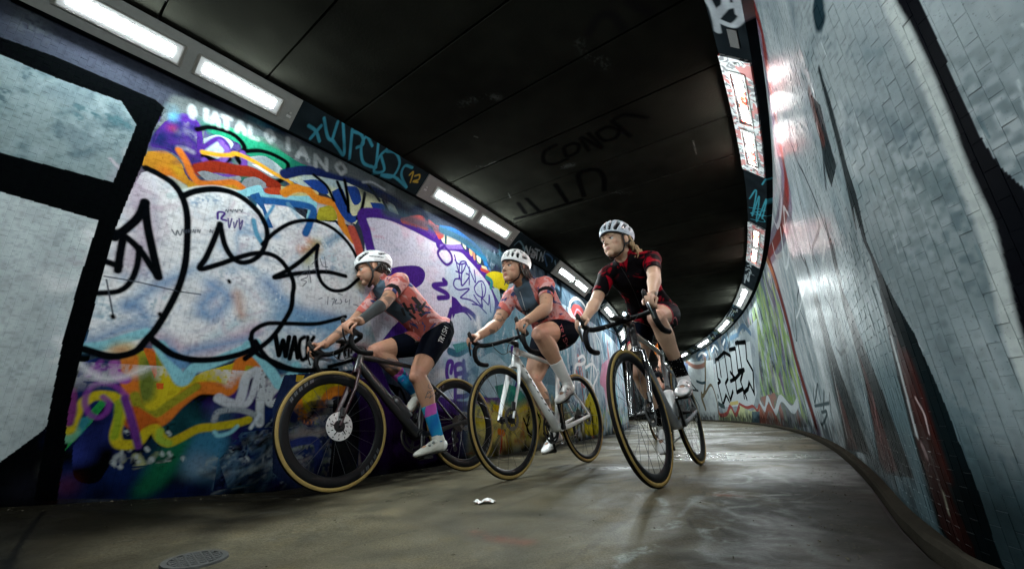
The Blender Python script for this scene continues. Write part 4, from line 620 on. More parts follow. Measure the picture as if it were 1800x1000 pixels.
# floor sheet
def build_floor():
    V = []; Fc = []; ths = np.r_[np.arange(-46, -30, .4), np.arange(-30, 15, 1.)]; rs = np.r_[np.linspace(27.6, 29.5, 16), np.linspace(29.7, 30.572, 5)]; m = len(rs)
    for d in ths:
        th = D2R(d); off = float(rad_off(th))
        for j, r in enumerate(rs): rr = r+(off if j == m-1 else off*max(0, (r-29.4)/1.2)); V.append(pt(rr, th, float(floor_z(th, rr))))
    for i in range(len(ths)-1):
        for j in range(m-1): a = i*m+j; Fc.append((a, a+1, a+1+m, a+m))
    tag(mesh_obj('floor', V, Fc, M_FLOOR, smooth=180), 'grey worn concrete tunnel floor with chalky white scuffs', kind='structure')
build_floor()
TH0, TH1 = -46, 14
wl = sweep('left_wall', [(27.60, -.3), (27.60, 2.46), (27.8488, 2.46), (27.8488, -.3)], TH0, -8, [M_WL2], step=.4)
wr = sweep('right_wall', [(30.86, -.3), (30.86, 2.46), (30.6212, 2.46), (30.6212, -.3)], TH0, TH1, [M_WR2], True, step=.4)
sweep('gutter', [(30.57, -.06), (30.57, -.02), (30.592, -.02), (30.592, -.06)], TH0, TH1, [simple('gutter_dirt', (.006, .006, .006), .9)], True)
def kerb_mat():
    t = NT('kerb_concrete'); p = t.pos(); n = t.noise(12, 6, .7, p); n2 = t.noise(90, 4, .7, p); t.bump(n2, .5, .004); return t.fin(t.mix(n2, t.mix(n, (.006, .006, .005), (.03, .026, .02)), t.mix(n, (.012, .011, .009), (.026, .023, .018))), .75, 0, .0)
sweep('wall_kerb', [(30.590, -.1), (30.588, .022), (30.595, .034), (30.6205, .040), (30.6205, -.1)], TH0, TH1, [kerb_mat()], True)
sweep('lamp_ledge_left', [(27.846, 2.30), (27.88, 2.30), (28.05, 2.46), (27.846, 2.459)], TH0, -8, [M_LB], step=.5)
sweep('lamp_ledge_right', [(30.624, 2.30), (30.57, 2.30), (30.415, 2.46), (30.624, 2.459)], TH0, TH1, [M_RB], True, step=.5)
# ceiling of precast planks with open joints
ceil_ = sweep('ceiling', [(27.60, 2.50), (27.60, 2.70), (32.0, 2.70), (32.0, 2.50)], TH0, TH1, [M_DARKC], step=1)
tag(ceil_, 'dark sooty ceiling of concrete planks')
d = -33.58-1.11*11
while d < TH1:
    g = .013; z_ = RNG.uniform(-.003, .003)
    sweep('ceiling_plank', [(27.62, 2.4985), (27.62, 2.4605+z_), (31.98, 2.4605+z_), (31.98, 2.4985)], d+g, min(d+1.11-g, TH1), [M_CEIL], step=.6, kind=None, parent=ceil_); d += 1.11
# glazed wall tiles: geometry where a tile can be made out, the largest of them single objects
TW, TH_ = .0265, .0585
def tile_frame(th, z, side, rng):
    if side == 'L': r = R_L; nrm = np.array([math.cos(th), math.sin(th), 0])
    else: r = R_R+float(rad_off(th)); tg_ = pt(R_R+float(rad_off(th+.0003)), th+.0003)-pt(R_R+float(rad_off(th-.0003)), th-.0003); tg_ /= np.linalg.norm(tg_); nrm = np.array([-tg_[1], tg_[0], 0])
    q_ = 1.5 if side == 'R' else .6; a = rng.normal(0, .008)*q_; b = rng.normal(0, .006)*q_; t = np.array([-math.sin(th), math.cos(th), 0]); up = np.array([0, 0, 1.])
    n = nrm+t*a+up*b; n /= np.linalg.norm(n); t = np.cross(up, n); t /= np.linalg.norm(t); up = np.cross(n, t)
    return pt(r, th, z)+nrm*rng.normal(0, .0002), t, up, n
def tile_verts(w_, h, e=.0006):
    a, b = w_/2, h/2; return np.array([[-a, -b, -.0014], [a, -b, -.0014], [a, b, -.0014], [-a, b, -.0014], [-a, -b, -e*.7], [a, -b, -e*.7], [a, b, -e*.7], [-a, b, -e*.7], [-a+e, -b+e, 0], [a-e, -b+e, 0], [a-e, b-e, 0], [-a+e, b-e, 0]])
TF = [(0, 1, 5, 4), (1, 2, 6, 5), (2, 3, 7, 6), (3, 0, 4, 7), (4, 5, 9, 8), (5, 6, 10, 9), (6, 7, 11, 10), (7, 4, 8, 11), (8, 9, 10, 11)]
def tiles(side, t0, t1, mat_, wall):
    rng = np.random.default_rng(3); rad = R_L if side == 'L' else R_R; P = []; th = D2R(t0); i = 0; ro = (lambda q: float(rad_off(q))) if side == 'R' else (lambda q: 0.)
    while th < D2R(t1):
        dr_ = (ro(th+.0004)-ro(th-.0004))/.0008; th += TW/math.hypot(rad+ro(th), dr_); i += 1; zo = (i % 2)*TH_/2; z0 = -.06 if side == 'R' else .0
        zz = np.arange(int((2.30-z0)/TH_)+1)*TH_+z0+TH_/2-zo
        for z in zz:
            if z-TH_/2 < (z0 if side == 'R' else -.06) or z+TH_/2 > 2.302: continue
            P.append((th, z))
    P = np.array(P); X = np.array([pt(rad+(float(rad_off(t)) if side == 'R' else 0), t, z) for t, z in P])-CAMPOS; dp = X@CFW; px = 900+F_PX*(X@CRT)/dp; py = 500-F_PX*(X@CUP)/dp
    vis = (dp > 0) & (px > 5) & (px < 1795) & (py > 5) & (py < 995); sz = np.where(vis, F_PX/np.maximum(dp, .05), 0)
    if side == 'L': sz = np.where((px > 95) & (py > 860), 0, sz)
    big = set(np.argsort(-sz)[:300].tolist()); TV = tile_verts(TW-.0005, TH_-.0005); V = []; Fc = []
    me = bpy.data.meshes.new('tile'); me.from_pydata(TV.tolist(), [], TF); me.materials.append(mat_)
    for i, (th, z) in enumerate(P):
        c, t, u, n = tile_frame(th, z, side, rng)
        if i in big:
            o = bpy.data.objects.new('tile', me); COL.objects.link(o); o.parent = wall; o.matrix_local = Matrix(((t[0], u[0], n[0], c[0]), (t[1], u[1], n[1], c[1]), (t[2], u[2], n[2], c[2]), (0, 0, 0, 1)))
        else:
            k = len(V)*12; V.append(c+(TV*(np.array([.96, .965, 1]) if rng.random() < .10 else 1.))@np.array([t, u, n])); Fc += [tuple(k+q for q in f) for f in TF]
    mesh_obj('tiling', np.vstack(V), Fc, mat_, wall, smooth=0)['kind'] = 'stuff'
tiles('L', -40.4, -31.6, M_WL, wl); tiles('R', -40.6, -30.4, M_WR, wr)
tag(wl, 'tiled tunnel wall covered with colourful graffiti letters, on the left'); tag(wr, 'tiled tunnel wall sprayed silver with dark spikes, on the right')
# ---------------------------------------------------------------- lamps
def bandP(side, th, a, n):
    if side == 'L': return pt(27.88+.729*a+.686*n, th, 2.30+.686*a-.729*n)
    return pt(30.57-.696*a-.718*n+float(rad_off(th)), th, 2.30+.718*a-.696*n)
def bandbox(mb, side, t0, t1, a0, a1, n0, n1, k=8, mi=0):
    V = []
    for i in range(k+1):
        th = D2R(t0+(t1-t0)*i/k); V += [bandP(side, th, a0, n0), bandP(side, th, a1, n0), bandP(side, th, a1, n1), bandP(side, th, a0, n1)]
    Fc = [(i*4+j, i*4+(j+1) % 4, i*4+4+(j+1) % 4, i*4+4+j) for i in range(k) for j in range(4)]+[(3, 2, 1, 0), (k*4, k*4+1, k*4+2, k*4+3)]
    if side == 'L': Fc = [f[::-1] for f in Fc]
    mb.add(V, Fc, mi)
def glow(name, painted, power):
    t = NT(name); t.b.inputs['Base Color'].default_value = (.06, .06, .06, 1); p = t.pos(); n = t.noise(14, 3, .6, p)
    if painted:
        n1 = t.noise(16, 2, .5, p, 1.2); n2 = t.noise(11, 2, .5, p, 1.5, 1)
        m1 = t.ramp(n1, [(.47, 0.), (.50, 1.)]); m2 = t.ramp(t.noise(8, 2, .5, p, .8), [(.50, 0.), (.53, 1.)])
        c = t.mix(m2, (1.0, .97, .95), (.9, .05, .02)); st = t.math('MULTIPLY', t.math('MULTIPLY_ADD', m1, .96, .04), power); st = t.math('MULTIPLY', st, t.math('MULTIPLY_ADD', m2, -.7, 1.)); t.b.inputs['Base Color'].default_value = (.02, .02, .02, 1)
    else: c = t.mix(n, (.86, .97, .98), (.92, 1.0, 1.0)); st = power
    t.set(t.b.inputs['Emission Color'], c); t.set(t.b.inputs['Emission Strength'], st); t.b.inputs['Roughness'].default_value = .2; return t.m
M_LENS = glow('lamp_lens', False, .42); M_LENSP = glow('sprayed_lamp_lens', True, .5); M_GLOW = glow('lamp_glow', False, LAMP_POWER); M_GLOWP = glow('lamp_glow_behind_paint', True, LAMP_POWER*.75)
M_HOUS = simple('grey_lamp_enamel', (.17, .175, .165), .45, .1, var=.2, scale=30); M_TRAY = simple('lamp_tray', (.35, .35, .34), .3, .0); M_BOLT = simple('bolt_steel', (.4, .4, .38), .35, .9)
def tagged_steel():
    t = NT('sprayed_lamp_steel'); p = t.pos(); m = t.ramp(t.noise(13, 2, .5, p, 1.4), [(.46, 0.), (.50, 1.)]); m2 = t.ramp(t.noise(10, 2, .5, p, 1.), [(.55, 0.), (.57, 1.)])
    return t.fin(t.mix(m2, t.mix(m, (.02, .025, .03), (.42, .44, .44)), (.35, .03, .02)), .35, .2)
M_HOUSP = tagged_steel()
def lamp(side, t0, t1, painted, label):
    w_ = .233 if side == 'L' else .2228; root = empty('tunnel_lamp', pt(R_L+.12 if side == 'L' else R_R-.12, D2R((t0+t1)/2), 2.36)); inv = -np.array(root.location)
    def put(mb, name, m, parent=root, **kw):
        mb.V = [tuple(np.array(v)+inv) for v in mb.V] if parent is root or parent.parent is root else mb.V; return mb.build(name, m, parent, **kw)
    L_ = t1-t0; ws = [(t0+.085*L_, t0+.495*L_), (t0+.535*L_, t0+.925*L_)]; a0, a1 = w_*.24, w_*.76
    mb = MB(); e = .0015
    bandbox(mb, side, t0, t1, .004, a0, 0, .014); bandbox(mb, side, t0, t1, a1, w_-.004, 0, .014)
    for s0, s1 in ((t0, ws[0][0]), (ws[0][1], ws[1][0]), (ws[1][1], t1)): bandbox(mb, side, s0, s1, a0+e*.01, a1-e*.01, .0, .0135, 2)
    put(mb, 'housing', M_HOUSP if painted else M_HOUS)
    mb = MB(); bandbox(mb, side, t0+.02, t1-.02, a0, a1, .0005, .002); put(mb, 'tray', M_TRAY)
    for s0, s1 in ws:
        mb = MB(); q = .012*L_
        for b0, b1, c0, c1 in ((s0, s1, a0, a0+.006), (s0, s1, a1-.006, a1), (s0, s0+q, a0+.006, a1-.006), (s1-q, s1, a0+.006, a1-.006)): bandbox(mb, side, b0, b1, c0, c1, .0141, .019, 5)
        rim = put(mb, 'window_rim', M_BOLT)
        mb = MB(); bandbox(mb, side, s0+q*1.2, s1-q*1.2, a0+.010, a1-.010, .004, .010, 6); df = put(mb, 'diffuser', M_LENSP if painted else M_LENS); mb = MB(); bandbox(mb, side, s0+q*3.2, s1-q*3.2, a0+.034, a1-.034, .0105, .0135, 6); put(mb, 'tube', M_GLOWP if painted else M_GLOW)
    for s in (t0+.03*L_, t1-.03*L_):
        mb = MB(); th = D2R(s); n0, n1 = bandP(side, th, w_/2, .0142), bandP(side, th, w_/2, .019); mb.tube([n0, n1], .007, 8); put(mb, 'bolt', M_BOLT)
        mb = MB(); bandbox(mb, side, s-.03, s+.03, w_*.35, w_*.42, .0145, .016, 1); put(mb, 'catch_plate', M_TRAY)
    return tag(root, label, 'tunnel lamp', 'lamps along both sides of the tunnel')
LL = ['twin lamp over the left wall behind the viewer, second from the silver letter', 'twin lamp over the left wall just behind the viewer',
      'largest lit twin lamp, at the top left corner over the silver framed letter', 'lit twin lamp over the purple framed letter, beside the number 12', 'lit twin lamp between the heads of the two women',
      'lit twin lamp just behind the right arm of the rider in red and black', 'small lit lamp seen under the handlebar of the rider in red and black', 'farthest lamps on the left side, hidden beyond the riders']
for k in range(-1, 5): lamp('L', -38.98 if k == -1 else -34.05+5.5*k, -36.42 if k == -1 else -30.95+5.5*k, False, LL[k+3])
RL = ['out-of-frame twin lamp over the silver wall beside the viewer', 'long lamp at the upper right sprayed over with red and black tags', 'second lamp on the right side, covered with scribbled tags', 'third lamp on the right side, clean and bright above the green graffiti',
      'fourth lamp on the right side, above the silver block letters', 'fifth lamp on the right side, left of the block letters', 'tiny sixth lamp at the far right side, by the knee of the rightmost woman']
for k in range(-1, 8): lamp('R', -33.75+5.4*k, -30.85+5.4*k, k in (0, 1), RL[min(k+1, 6)] if k < 6 else ['seventh lamp on the right side, hidden behind the rightmost woman', 'eighth lamp on the right side, at the bend of the tunnel'][k-6])
# ================================================================ bicycles
BIKE = {1: (-.37, 3.237, -2.261, -.21), 2: (.537, 3.478, -2.208, -.083), 3: (1.206, 3.012, -2.154, -.116), 4: (2.252, 6.722, -2.036, -.054)}
def bike_matrix(k):
    x, y, hd, ln = BIKE[k]; fw = np.array([math.cos(hd), math.sin(hd), 0]); lf = np.array([-math.sin(hd), math.cos(hd), 0]); up = np.array([0, 0, 1.])
    up2 = up*math.cos(ln)+lf*math.sin(ln); lf2 = lf*math.cos(ln)-up*math.sin(ln)
    return Matrix(((fw[0], lf2[0], up2[0], x), (fw[1], lf2[1], up2[1], y), (fw[2], lf2[2], up2[2], 0.0), (0, 0, 0, 1)))
AX_O, AX_D = np.array([.834, 0, .679]), np.array([-.292, 0, .956])/np.linalg.norm([-.292, 0, .956])
def steer_fn(a):
    k = AX_D; ca, sa = math.cos(a), math.sin(a)
    def f(P):
        P = np.asarray(P, float)-AX_O; return P*ca+np.cross(k, P)*sa+np.outer(P@k, k)*(1-ca)+AX_O
    return f
M_TREAD = simple('tyre_tread_rubber', (.006, .006, .006), .6, var=.3, scale=60, bump=.2, spec=.08, obj=True); M_TAN = simple('tan_tyre_sidewall', (.25, .175, .058), .6, var=.2, scale=80, spec=.1, obj=True)
M_RIM = simple('carbon_rim', (.003, .0035, .004), .42, var=.4, scale=20, spec=.12, obj=True); M_HUB = simple('black_anodised', (.006, .006, .007), .35, .4, obj=True); M_SPOKE = simple('spoke_steel', (.05, .05, .055), .3, .8, obj=True)
M_DISC = simple('brake_disc_steel', (.55, .56, .56), .3, .55, var=.15, scale=60, obj=True); M_TAPE = simple('bar_tape', (.004, .004, .0045), .6, var=.4, scale=120, bump=.3, spec=.12, obj=True); M_DISCD = simple('dull_disc_steel', (.08, .08, .08), .35, .6, obj=True); M_CHROME = simple('polished_alloy', (.55, .56, .57), .18, 1., obj=True)
M_CHAIN = simple('oily_chain', (.05, .045, .04), .4, .8, obj=True); M_SADDLE = simple('black_saddle', (.004, .004, .004), .5, spec=.2, obj=True); M_CABLE = simple('black_cable', (.008, .008, .008), .35, obj=True); M_DECAL = simple('grey_rim_print', (.03, .036, .042), .4, obj=True); M_PLASTIC = simple('black_plastic', (.008, .008, .008), .5, obj=True)  # black plastic also serves pedals, soles, caps and frame lettering
RW = .338
def wheel(parent, hub, xf, depth, nspoke, disc_side, spin, decals, cassette=False, bright=False):
    hub = np.array(hub, float)
    def B(mb, name, m, par, **kw): mb.V = [tuple(v) for v in xf(np.array(mb.V))]; return mb.build(name, m, par, **kw)
    rt_ = .0142; cR = RW-rt_; prof = []; smi = []
    for i in range(16):
        a = 2*math.pi*i/16; prof.append((cR+rt_*math.cos(a), rt_*math.sin(a))); am = 2*math.pi*(i+.5)/16; cc = math.cos(am); smi.append(0 if cc > .60 else 1)
    mb = MB(); mb.lathe(prof, hub, n=96, seg_mi=smi, closed=True); w_ = B(mb, 'wheel', [M_TREAD, M_TAN], parent, smooth=180)
    mb = MB(); R0 = cR-.009; R1 = R0-depth; mb.lathe([(R0, -.0115), (R0-.004, -.0135), (R0-depth*.45, -.0135), (R1+.004, -.006), (R1, 0), (R1+.004, .006), (R0-depth*.45, .0135), (R0-.004, .0135), (R0, .0115)], hub, n=96, closed=True); B(mb, 'rim', M_RIM, w_, smooth=35)
    mb = MB(); mb.lathe([(.0, -.055), (.009, -.055), (.009, -.04), (.024, -.034), (.024, -.030), (.012, -.024), (.011, .024), (.022, .030), (.022, .034), (.009, .04), (.009, .055), (0, .055)], hub, n=20); B(mb, 'hub', M_HUB, w_, smooth=30)
    sp_me = None
    for i in range(nspoke):
        a = spin+2*math.pi*i/nspoke; s = 1 if i % 2 else -1; a2 = a+(.28 if (i//2) % 2 else -.28)
        p0 = hub+np.array([.022*math.cos(a2), s*.030, .022*math.sin(a2)]); p1 = hub+np.array([(R1+.003)*math.cos(a), s*.001, (R1+.003)*math.sin(a)])
        p0, p1 = xf([p0, p1])
        if sp_me is None:
            L_ = np.linalg.norm(p1-p0); mb = MB(); mb.tube([(0, 0, 0), (0, 0, L_)], .0011, 5); so = mb.build('spoke', M_SPOKE, w_); sp_me = so.data
        else: so = bpy.data.objects.new('spoke', sp_me); COL.objects.link(so); so.parent = w_
        dz = (p1-p0)/np.linalg.norm(p1-p0); dx = np.cross([0, 1., .1], dz); dx /= np.linalg.norm(dx); dy = np.cross(dz, dx)
        so.matrix_local = Matrix(((dx[0], dy[0], dz[0], p0[0]), (dx[1], dy[1], dz[1], p0[1]), (dx[2], dy[2], dz[2], p0[2]), (0, 0, 0, 1)))
    if disc_side:
        # ventilated rotor: outer braking ring with slots, spider arms
        mb = MB(); y = disc_side*.046; ro, ri = .080, .060; n = 60; V = []
        def ring(r0, r1, gaps):
            for i in range(n):
                if gaps and i % 5 == 0: continue
                a0, a1 = 2*math.pi*i/n, 2*math.pi*(i+1)/n+.001
                q = [(r0, a0), (r1, a0+.05), (r1, a1+.05), (r0, a1)]; P = [hub+np.array([r*math.cos(a), y+dy, r*math.sin(a)]) for dy in (-.001, .001) for r, a in q]
                mb.add(P, [(0, 1, 2, 3), (7, 6, 5, 4), (0, 4, 5, 1), (1, 5, 6, 2), (2, 6, 7, 3), (3, 7, 4, 0)])
        sc_ = 1. if bright else .86
        for q_ in ((.0745, .080, 0), (.066, .0745, 1), (.054, .066, 0))+(((.042, .054, 1), (.034, .042, 0)) if bright else ()): ring(q_[0]*sc_, q_[1]*sc_, q_[2])
        B(mb, 'brake_disc', M_DISC if bright else M_DISCD, w_, smooth=0)
        mb = MB(); mb.lathe([(0, y-.004), (.030, y-.003), (.030, y+.003), (0, y+.004)], hub, n=24)
        for i in range(5): a = 2*math.pi*i/5; mb.tube([hub+np.array([.02*math.cos(a), y, .02*math.sin(a)]), hub+np.array([.058*math.cos(a+.3), y, .058*math.sin(a+.3)])], .0035, 6)
        B(mb, 'disc_carrier', M_HUB, w_)
    for (a0, a1, m) in decals:
        for side in (1, -1):
            mb = MB(); n = 14
            for i in range(n):
                if i % 3 == 2: continue
                t0 = a0+(a1-a0)*i/n; t1 = a0+(a1-a0)*(i+.8)/n; Rm = R0-.006; Rn = R0-depth*.42
                P = [hub+np.array([r*math.cos(t), side*(.0140), r*math.sin(t)]) for r, t in ((Rm, t0+.03), (Rm, t1+.03), (Rn, t1), (Rn, t0))]; mb.add(P, [(0, 1, 2, 3)])
            B(mb, 'rim_print', m, w_, smooth=0)
    if cassette:
        mb = MB()
        for i in range(9): mb.lathe([(.01, -.028-i*.003), (.026+.004*(8-i)+.002, -.028-i*.003), (.026+.004*(8-i)+.002, -.0265-i*.003), (.01, -.0265-i*.003)], hub, n=28)
        B(mb, 'cassette', M_CHAIN, w_, smooth=20)
    return w_
def crank_ends(phi): return np.array([.404+.17*math.cos(phi), .0, .268+.17*math.sin(phi)])
def bicycle(k, C_, steer, phi, depth, nspoke, label, cat='road bicycle'):
    root = bpy.data.objects.new('bicycle', None); COL.objects.link(root); root.matrix_world = bike_matrix(k); tag(root, label, cat, 'road bicycles of the riders')
    S = steer_fn(steer); I = lambda P: np.asarray(P, float)
    def B(mb, name, m, par=None, xf=I, **kw): mb.V = [tuple(v) for v in xf(np.array(mb.V))]; return mb.build(name, m, par or root, **kw)
    dec = [(.5, 1.1, M_DECAL), (3.6, 4.2, M_DECAL)]
    wheel(root, (.985, 0, RW), S, depth, nspoke, 1, .1, dec, bright=k == 1); wheel(root, (0, 0, RW), I, depth, nspoke, 1, .3, dec, True)
    # frame
    mb = MB(); BBp = np.array([.404, 0, .268])
    mb.tube([(.836, 0, .682), (.830, 0, .700) if k == 3 else (.796, 0, .803)], [(.024, .027), (.021, .023)], 16)
    mb.tube([(.818, 0, .735), (.68, 0, .575), (.52, 0, .39), (.412, 0, .272)], [(.024, .030), (.024, .033), (.025, .033), (.034, .034)], 16)
    mb.tube([(.798, 0, .782), (.60, 0, .762), (.40, 0, .738), (.272, 0, .712)], [(.020, .022), (.018, .016), (.015, .013), (.013, .014)], 14)
    mb.tube([(.404, 0, .268), (.345, 0, .46), (.262, 0, .745)], [(.022, .024), (.014, .021), (.014, .018)], 14)
    mb.tube([(.404, -.045, .268), (.404, .045, .268)], .029, 18)
    for s in (1, -1):
        mb.tube([(.400, s*.028, .262), (.30, s*.042, .272), (.15, s*.060, .305), (0, s*.066, RW)], [(.010, .020), (.009, .018), (.008, .014), (.007, .011)], 10)
        mb.tube([(.292, s*.012, .640), (.20, s*.040, .55), (.10, s*.058, .45), (0, s*.066, RW+.006)], [(.007, .010), (.007, .010), (.006, .009), (.006, .009)], 10)
    fr = B(mb, 'frame', C_['frame'], bevel=0)
    if k == 3: mb = MB(); mb.tube([(.830, 0, .700), (.796, 0, .803)], [(.021, .024), (.019, .021)], 16); B(mb, 'head_tube', M_HUB, fr)
    if 'downtube_marks' in C_:
        mb = MB()
        for i in range(8):
            t = .12+i*.09; c = np.array([.818, 0, .735])*(1-t)+np.array([.412, 0, .272])*t; dv = np.array([-.406, 0, -.463]); dv /= np.linalg.norm(dv)
            for s in (1,): mb.tube([c+np.array([0, s*.0255, 0])-dv*.012+[.004, 0, -.004], c+np.array([0, s*.0255, 0])+dv*.012+[-.002, 0, .002]], [(.0055, .0012)]*2, 6, up=(0, 1, 0))
        B(mb, 'frame_lettering', C_['downtube_marks'], fr)
    # fork (turns with the bars)
    mb = MB(); mb.tube([(.838, 0, .668), (.832, 0, .690)], [(.026, .028)]*2, 14)
    for s in (1, -1): mb.tube([(.836, s*.012, .688), (.842, s*.040, .665), (.880, s*.052, .56), (.935, s*.055, .45), (.985, s*.056, RW)], [(.014, .016), (.011, .022), (.009, .018), (.008, .015), (.008, .012)], 12)
    B(mb, 'fork', C_['fork'], xf=S)
    mb = MB(); mb.tube([(.985, -.064, RW), (.985, .064, RW)], .009, 10); mb.tube([(.975, .058, .385), (.96, .055, .435)], [(.012, .018)]*2, 8); B(mb, 'brake_caliper', M_HUB, xf=S)
    mb = MB(); mb.tube([(.796, 0, .803), (.787, 0, .836)], .0185, 14); mb.tube([(.785, 0, .835), (.84, 0, .845), (.885, 0, .852)], [(.019, .019), (.015, .016), (.02, .019)], 12); B(mb, 'stem', C_.get('stem', M_HUB), xf=S)
    # handlebar with hoods and levers
    mb = MB(); L_ = [(.885, .0, .852), (.885, .10, .852), (.893, .150, .852), (.915, .185, .851), (.955, .200, .852)]; bar = [(x, -y, z) for x, y, z in L_[:0:-1]]+L_
    mb.tube(bar, [.0158]*3+[.0145]+[.014]*2+[.0145]+[.0158]*2, 12)
    hb = B(mb, 'handlebar', M_TAPE, xf=S, smooth=60)
    for s in (1, -1):
        mb = MB(); mb.tube([(.950, s*.200, .851), (.975, s*.203, .842), (.992, s*.206, .815), (.993, s*.209, .780), (.978, s*.212, .748), (.948, s*.214, .729), (.905, s*.216, .724), (.862, s*.217, .727)], .0158, 12); B(mb, 'drop', M_TAPE, hb, xf=S, smooth=60)
        mb = MB(); mb.tube([(.945, s*.200, .853), (.975, s*.201, .862), (1.010, s*.202, .876), (1.032, s*.203, .900), (1.040, s*.203, .928), (1.036, s*.203, .938)], [(.015, .016), (.016, .021), (.015, .021), (.014, .018), (.012, .014), (.005, .006)], 12); hd = B(mb, 'brake_hood', M_SADDLE, hb, xf=S, smooth=60)
        mb = MB(); mb.tube([(1.034, s*.203, .892), (1.044, s*.206, .858), (1.040, s*.210, .815), (1.026, s*.214, .775)], [(.010, .006), (.009, .004), (.008, .0035), (.006, .003)], 8); B(mb, 'brake_lever', M_CHROME if k == 3 else M_HUB, hd, xf=S)
    mb = MB()
    for s, q in ((1, .05), (-1, .03)): mb.tube(catmull([(.93, s*.10, .842), (.955, s*.06, .80), (.925, s*.02, .755), (.87, 0.0, .765+q*.3), (.825, s*.02, .74)], 6), .0024, 6)
    B(mb, 'brake_hose', M_CABLE, xf=S)
    # saddle and post
    mb = MB(); mb.tube([(.262, 0, .742), (.215, 0, .905)], [(.012, .015)]*2, 12); mb.tube([(.10, .0, .912), (.30, .0, .915)], .006, 8); B(mb, 'seatpost', C_.get('post', M_RIM))
    mb = MB(); mb.tube([(.068, 0, .948), (.085, 0, .946), (.13, 0, .940), (.19, 0, .936), (.27, 0, .936), (.335, 0, .934), (.350, 0, .930)], [(.03, .010), (.066, .016), (.070, .018), (.045, .017), (.024, .015), (.018, .012), (.008, .006)], 16); B(mb, 'saddle', M_SADDLE, smooth=60)
    # drivetrain
    mb = MB()
    for r, y in ((.103, -.047), (.078, -.041)):
        mb.lathe([(r-.016, y-.0015), (r, y-.0012), (r, y+.0012), (r-.016, y+.0015)], BBp, n=52, closed=True)
    for i in range(4): a = i*math.pi/2+.4; mb.tube([BBp+[0, -.046, 0], BBp+np.array([.092*math.cos(a), -.046, .092*math.sin(a)])], [(.006, .012)]*2, 8)
    B(mb, 'chainring', M_HUB, smooth=30)
    for s, ph in ((1, phi), (-1, phi+math.pi)):
        e = BBp+np.array([.17*math.cos(ph), 0, .17*math.sin(ph)]); mb = MB(); mb.tube([BBp+[0, s*.052, 0], (BBp+e)/2+[0, s*.064, 0], e+[0, s*.068, 0]], [(.009, .018), (.008, .013), (.008, .014)], 12, up=np.cross([0, 1, 0], e-BBp)); mb.tube([BBp+[0, s*.04, 0], BBp+[0, s*.066, 0]], .019, 14); cr = B(mb, 'crank', C_.get('crank', M_HUB), bevel=0)
        mb = MB(); mb.tube([e+[0, s*.070, 0], e+[0, s*.10, 0]], .006, 8); mb.box(e+np.array([0.0, s*.118, 0]), (.075, .055, .012)); B(mb, 'pedal', M_PLASTIC, cr)
    # chain: two runs round chainring and cog
    ch = []; rc, rg = .103, .038; H0 = np.array([0, 0, RW])
    for i in range(11): a = math.radians(95-190*i/10-0); ch.append(BBp+np.array([rc*math.cos(a), -.047, rc*math.sin(a)]))
    ch.append((.06, -.045, .205)); 
    for i in range(9): a = math.radians(-100-165*i/8); ch.append(H0+np.array([rg*math.cos(a), -.045, rg*math.sin(a)]))
    mb = MB(); mb.tube(ch, [(.0030, .0045)]*len(ch), 6, closed=True); B(mb, 'chain', M_CHAIN)
    mb = MB(); mb.tube([(.0, -.068, .325), (.03, -.072, .275), (.035, -.066, .20), (.045, -.062, .165)], [(.009, .014), (.012, .016), (.006, .012), (.006, .01)], 10)
    for c in ((.02, .225), (.045, .165)): mb.lathe([(0, -.058), (.02, -.057), (.02, -.052), (0, -.051)], (c[0], 0, c[1]), n=16)
    B(mb, 'rear_derailleur', M_HUB); mb = MB(); mb.tube([(.40, -.048, .385), (.345, -.046, .372)], [(.010, .014)]*2, 8); B(mb, 'front_derailleur', M_HUB)
    return root
def paint(name, col, rough=.22, coat=.6, metal=0, var=.08): return simple(name, col, rough, metal, var=var, scale=8, coat=coat, obj=True)
PHI = {1: D2R(-72), 2: D2R(72), 3: D2R(55), 4: D2R(-60)}
bicycle(1, dict(frame=paint('black_frame_paint', (.004, .004, .005), .35, .2), fork=paint('maroon_fork_paint', (.022, .003, .006), .35, .15)), .0156, PHI[1], .056, 20, 'black road bicycle with maroon fork and deep tan-sided wheels, nearest the graffiti')
bicycle(2, dict(frame=paint('white_frame_paint', (.70, .71, .70)), fork=paint('white_fork_paint', (.70, .71, .70)), downtube_marks=M_PLASTIC, crank=M_HUB), -.0076, PHI[2], .032, 20, 'white road bicycle in the middle, with black marks down its frame')
bicycle(3, dict(frame=paint('silver_frame_paint', (.26, .27, .28), .25, .5, .3, .2), fork=paint('dark_chrome_fork', (.05, .052, .055), .12, 1, .5)), -.083, PHI[3], .042, 24, 'silver grey road bicycle at the right with a lit lamp on its bars')
bicycle(4, dict(frame=paint('green_frame_paint', (.01, .22, .07)), fork=paint('green_fork_paint', (.01, .20, .06))), 0, PHI[4], .03, 16, 'green bicycle far behind, seen through the front wheel of the silver one')
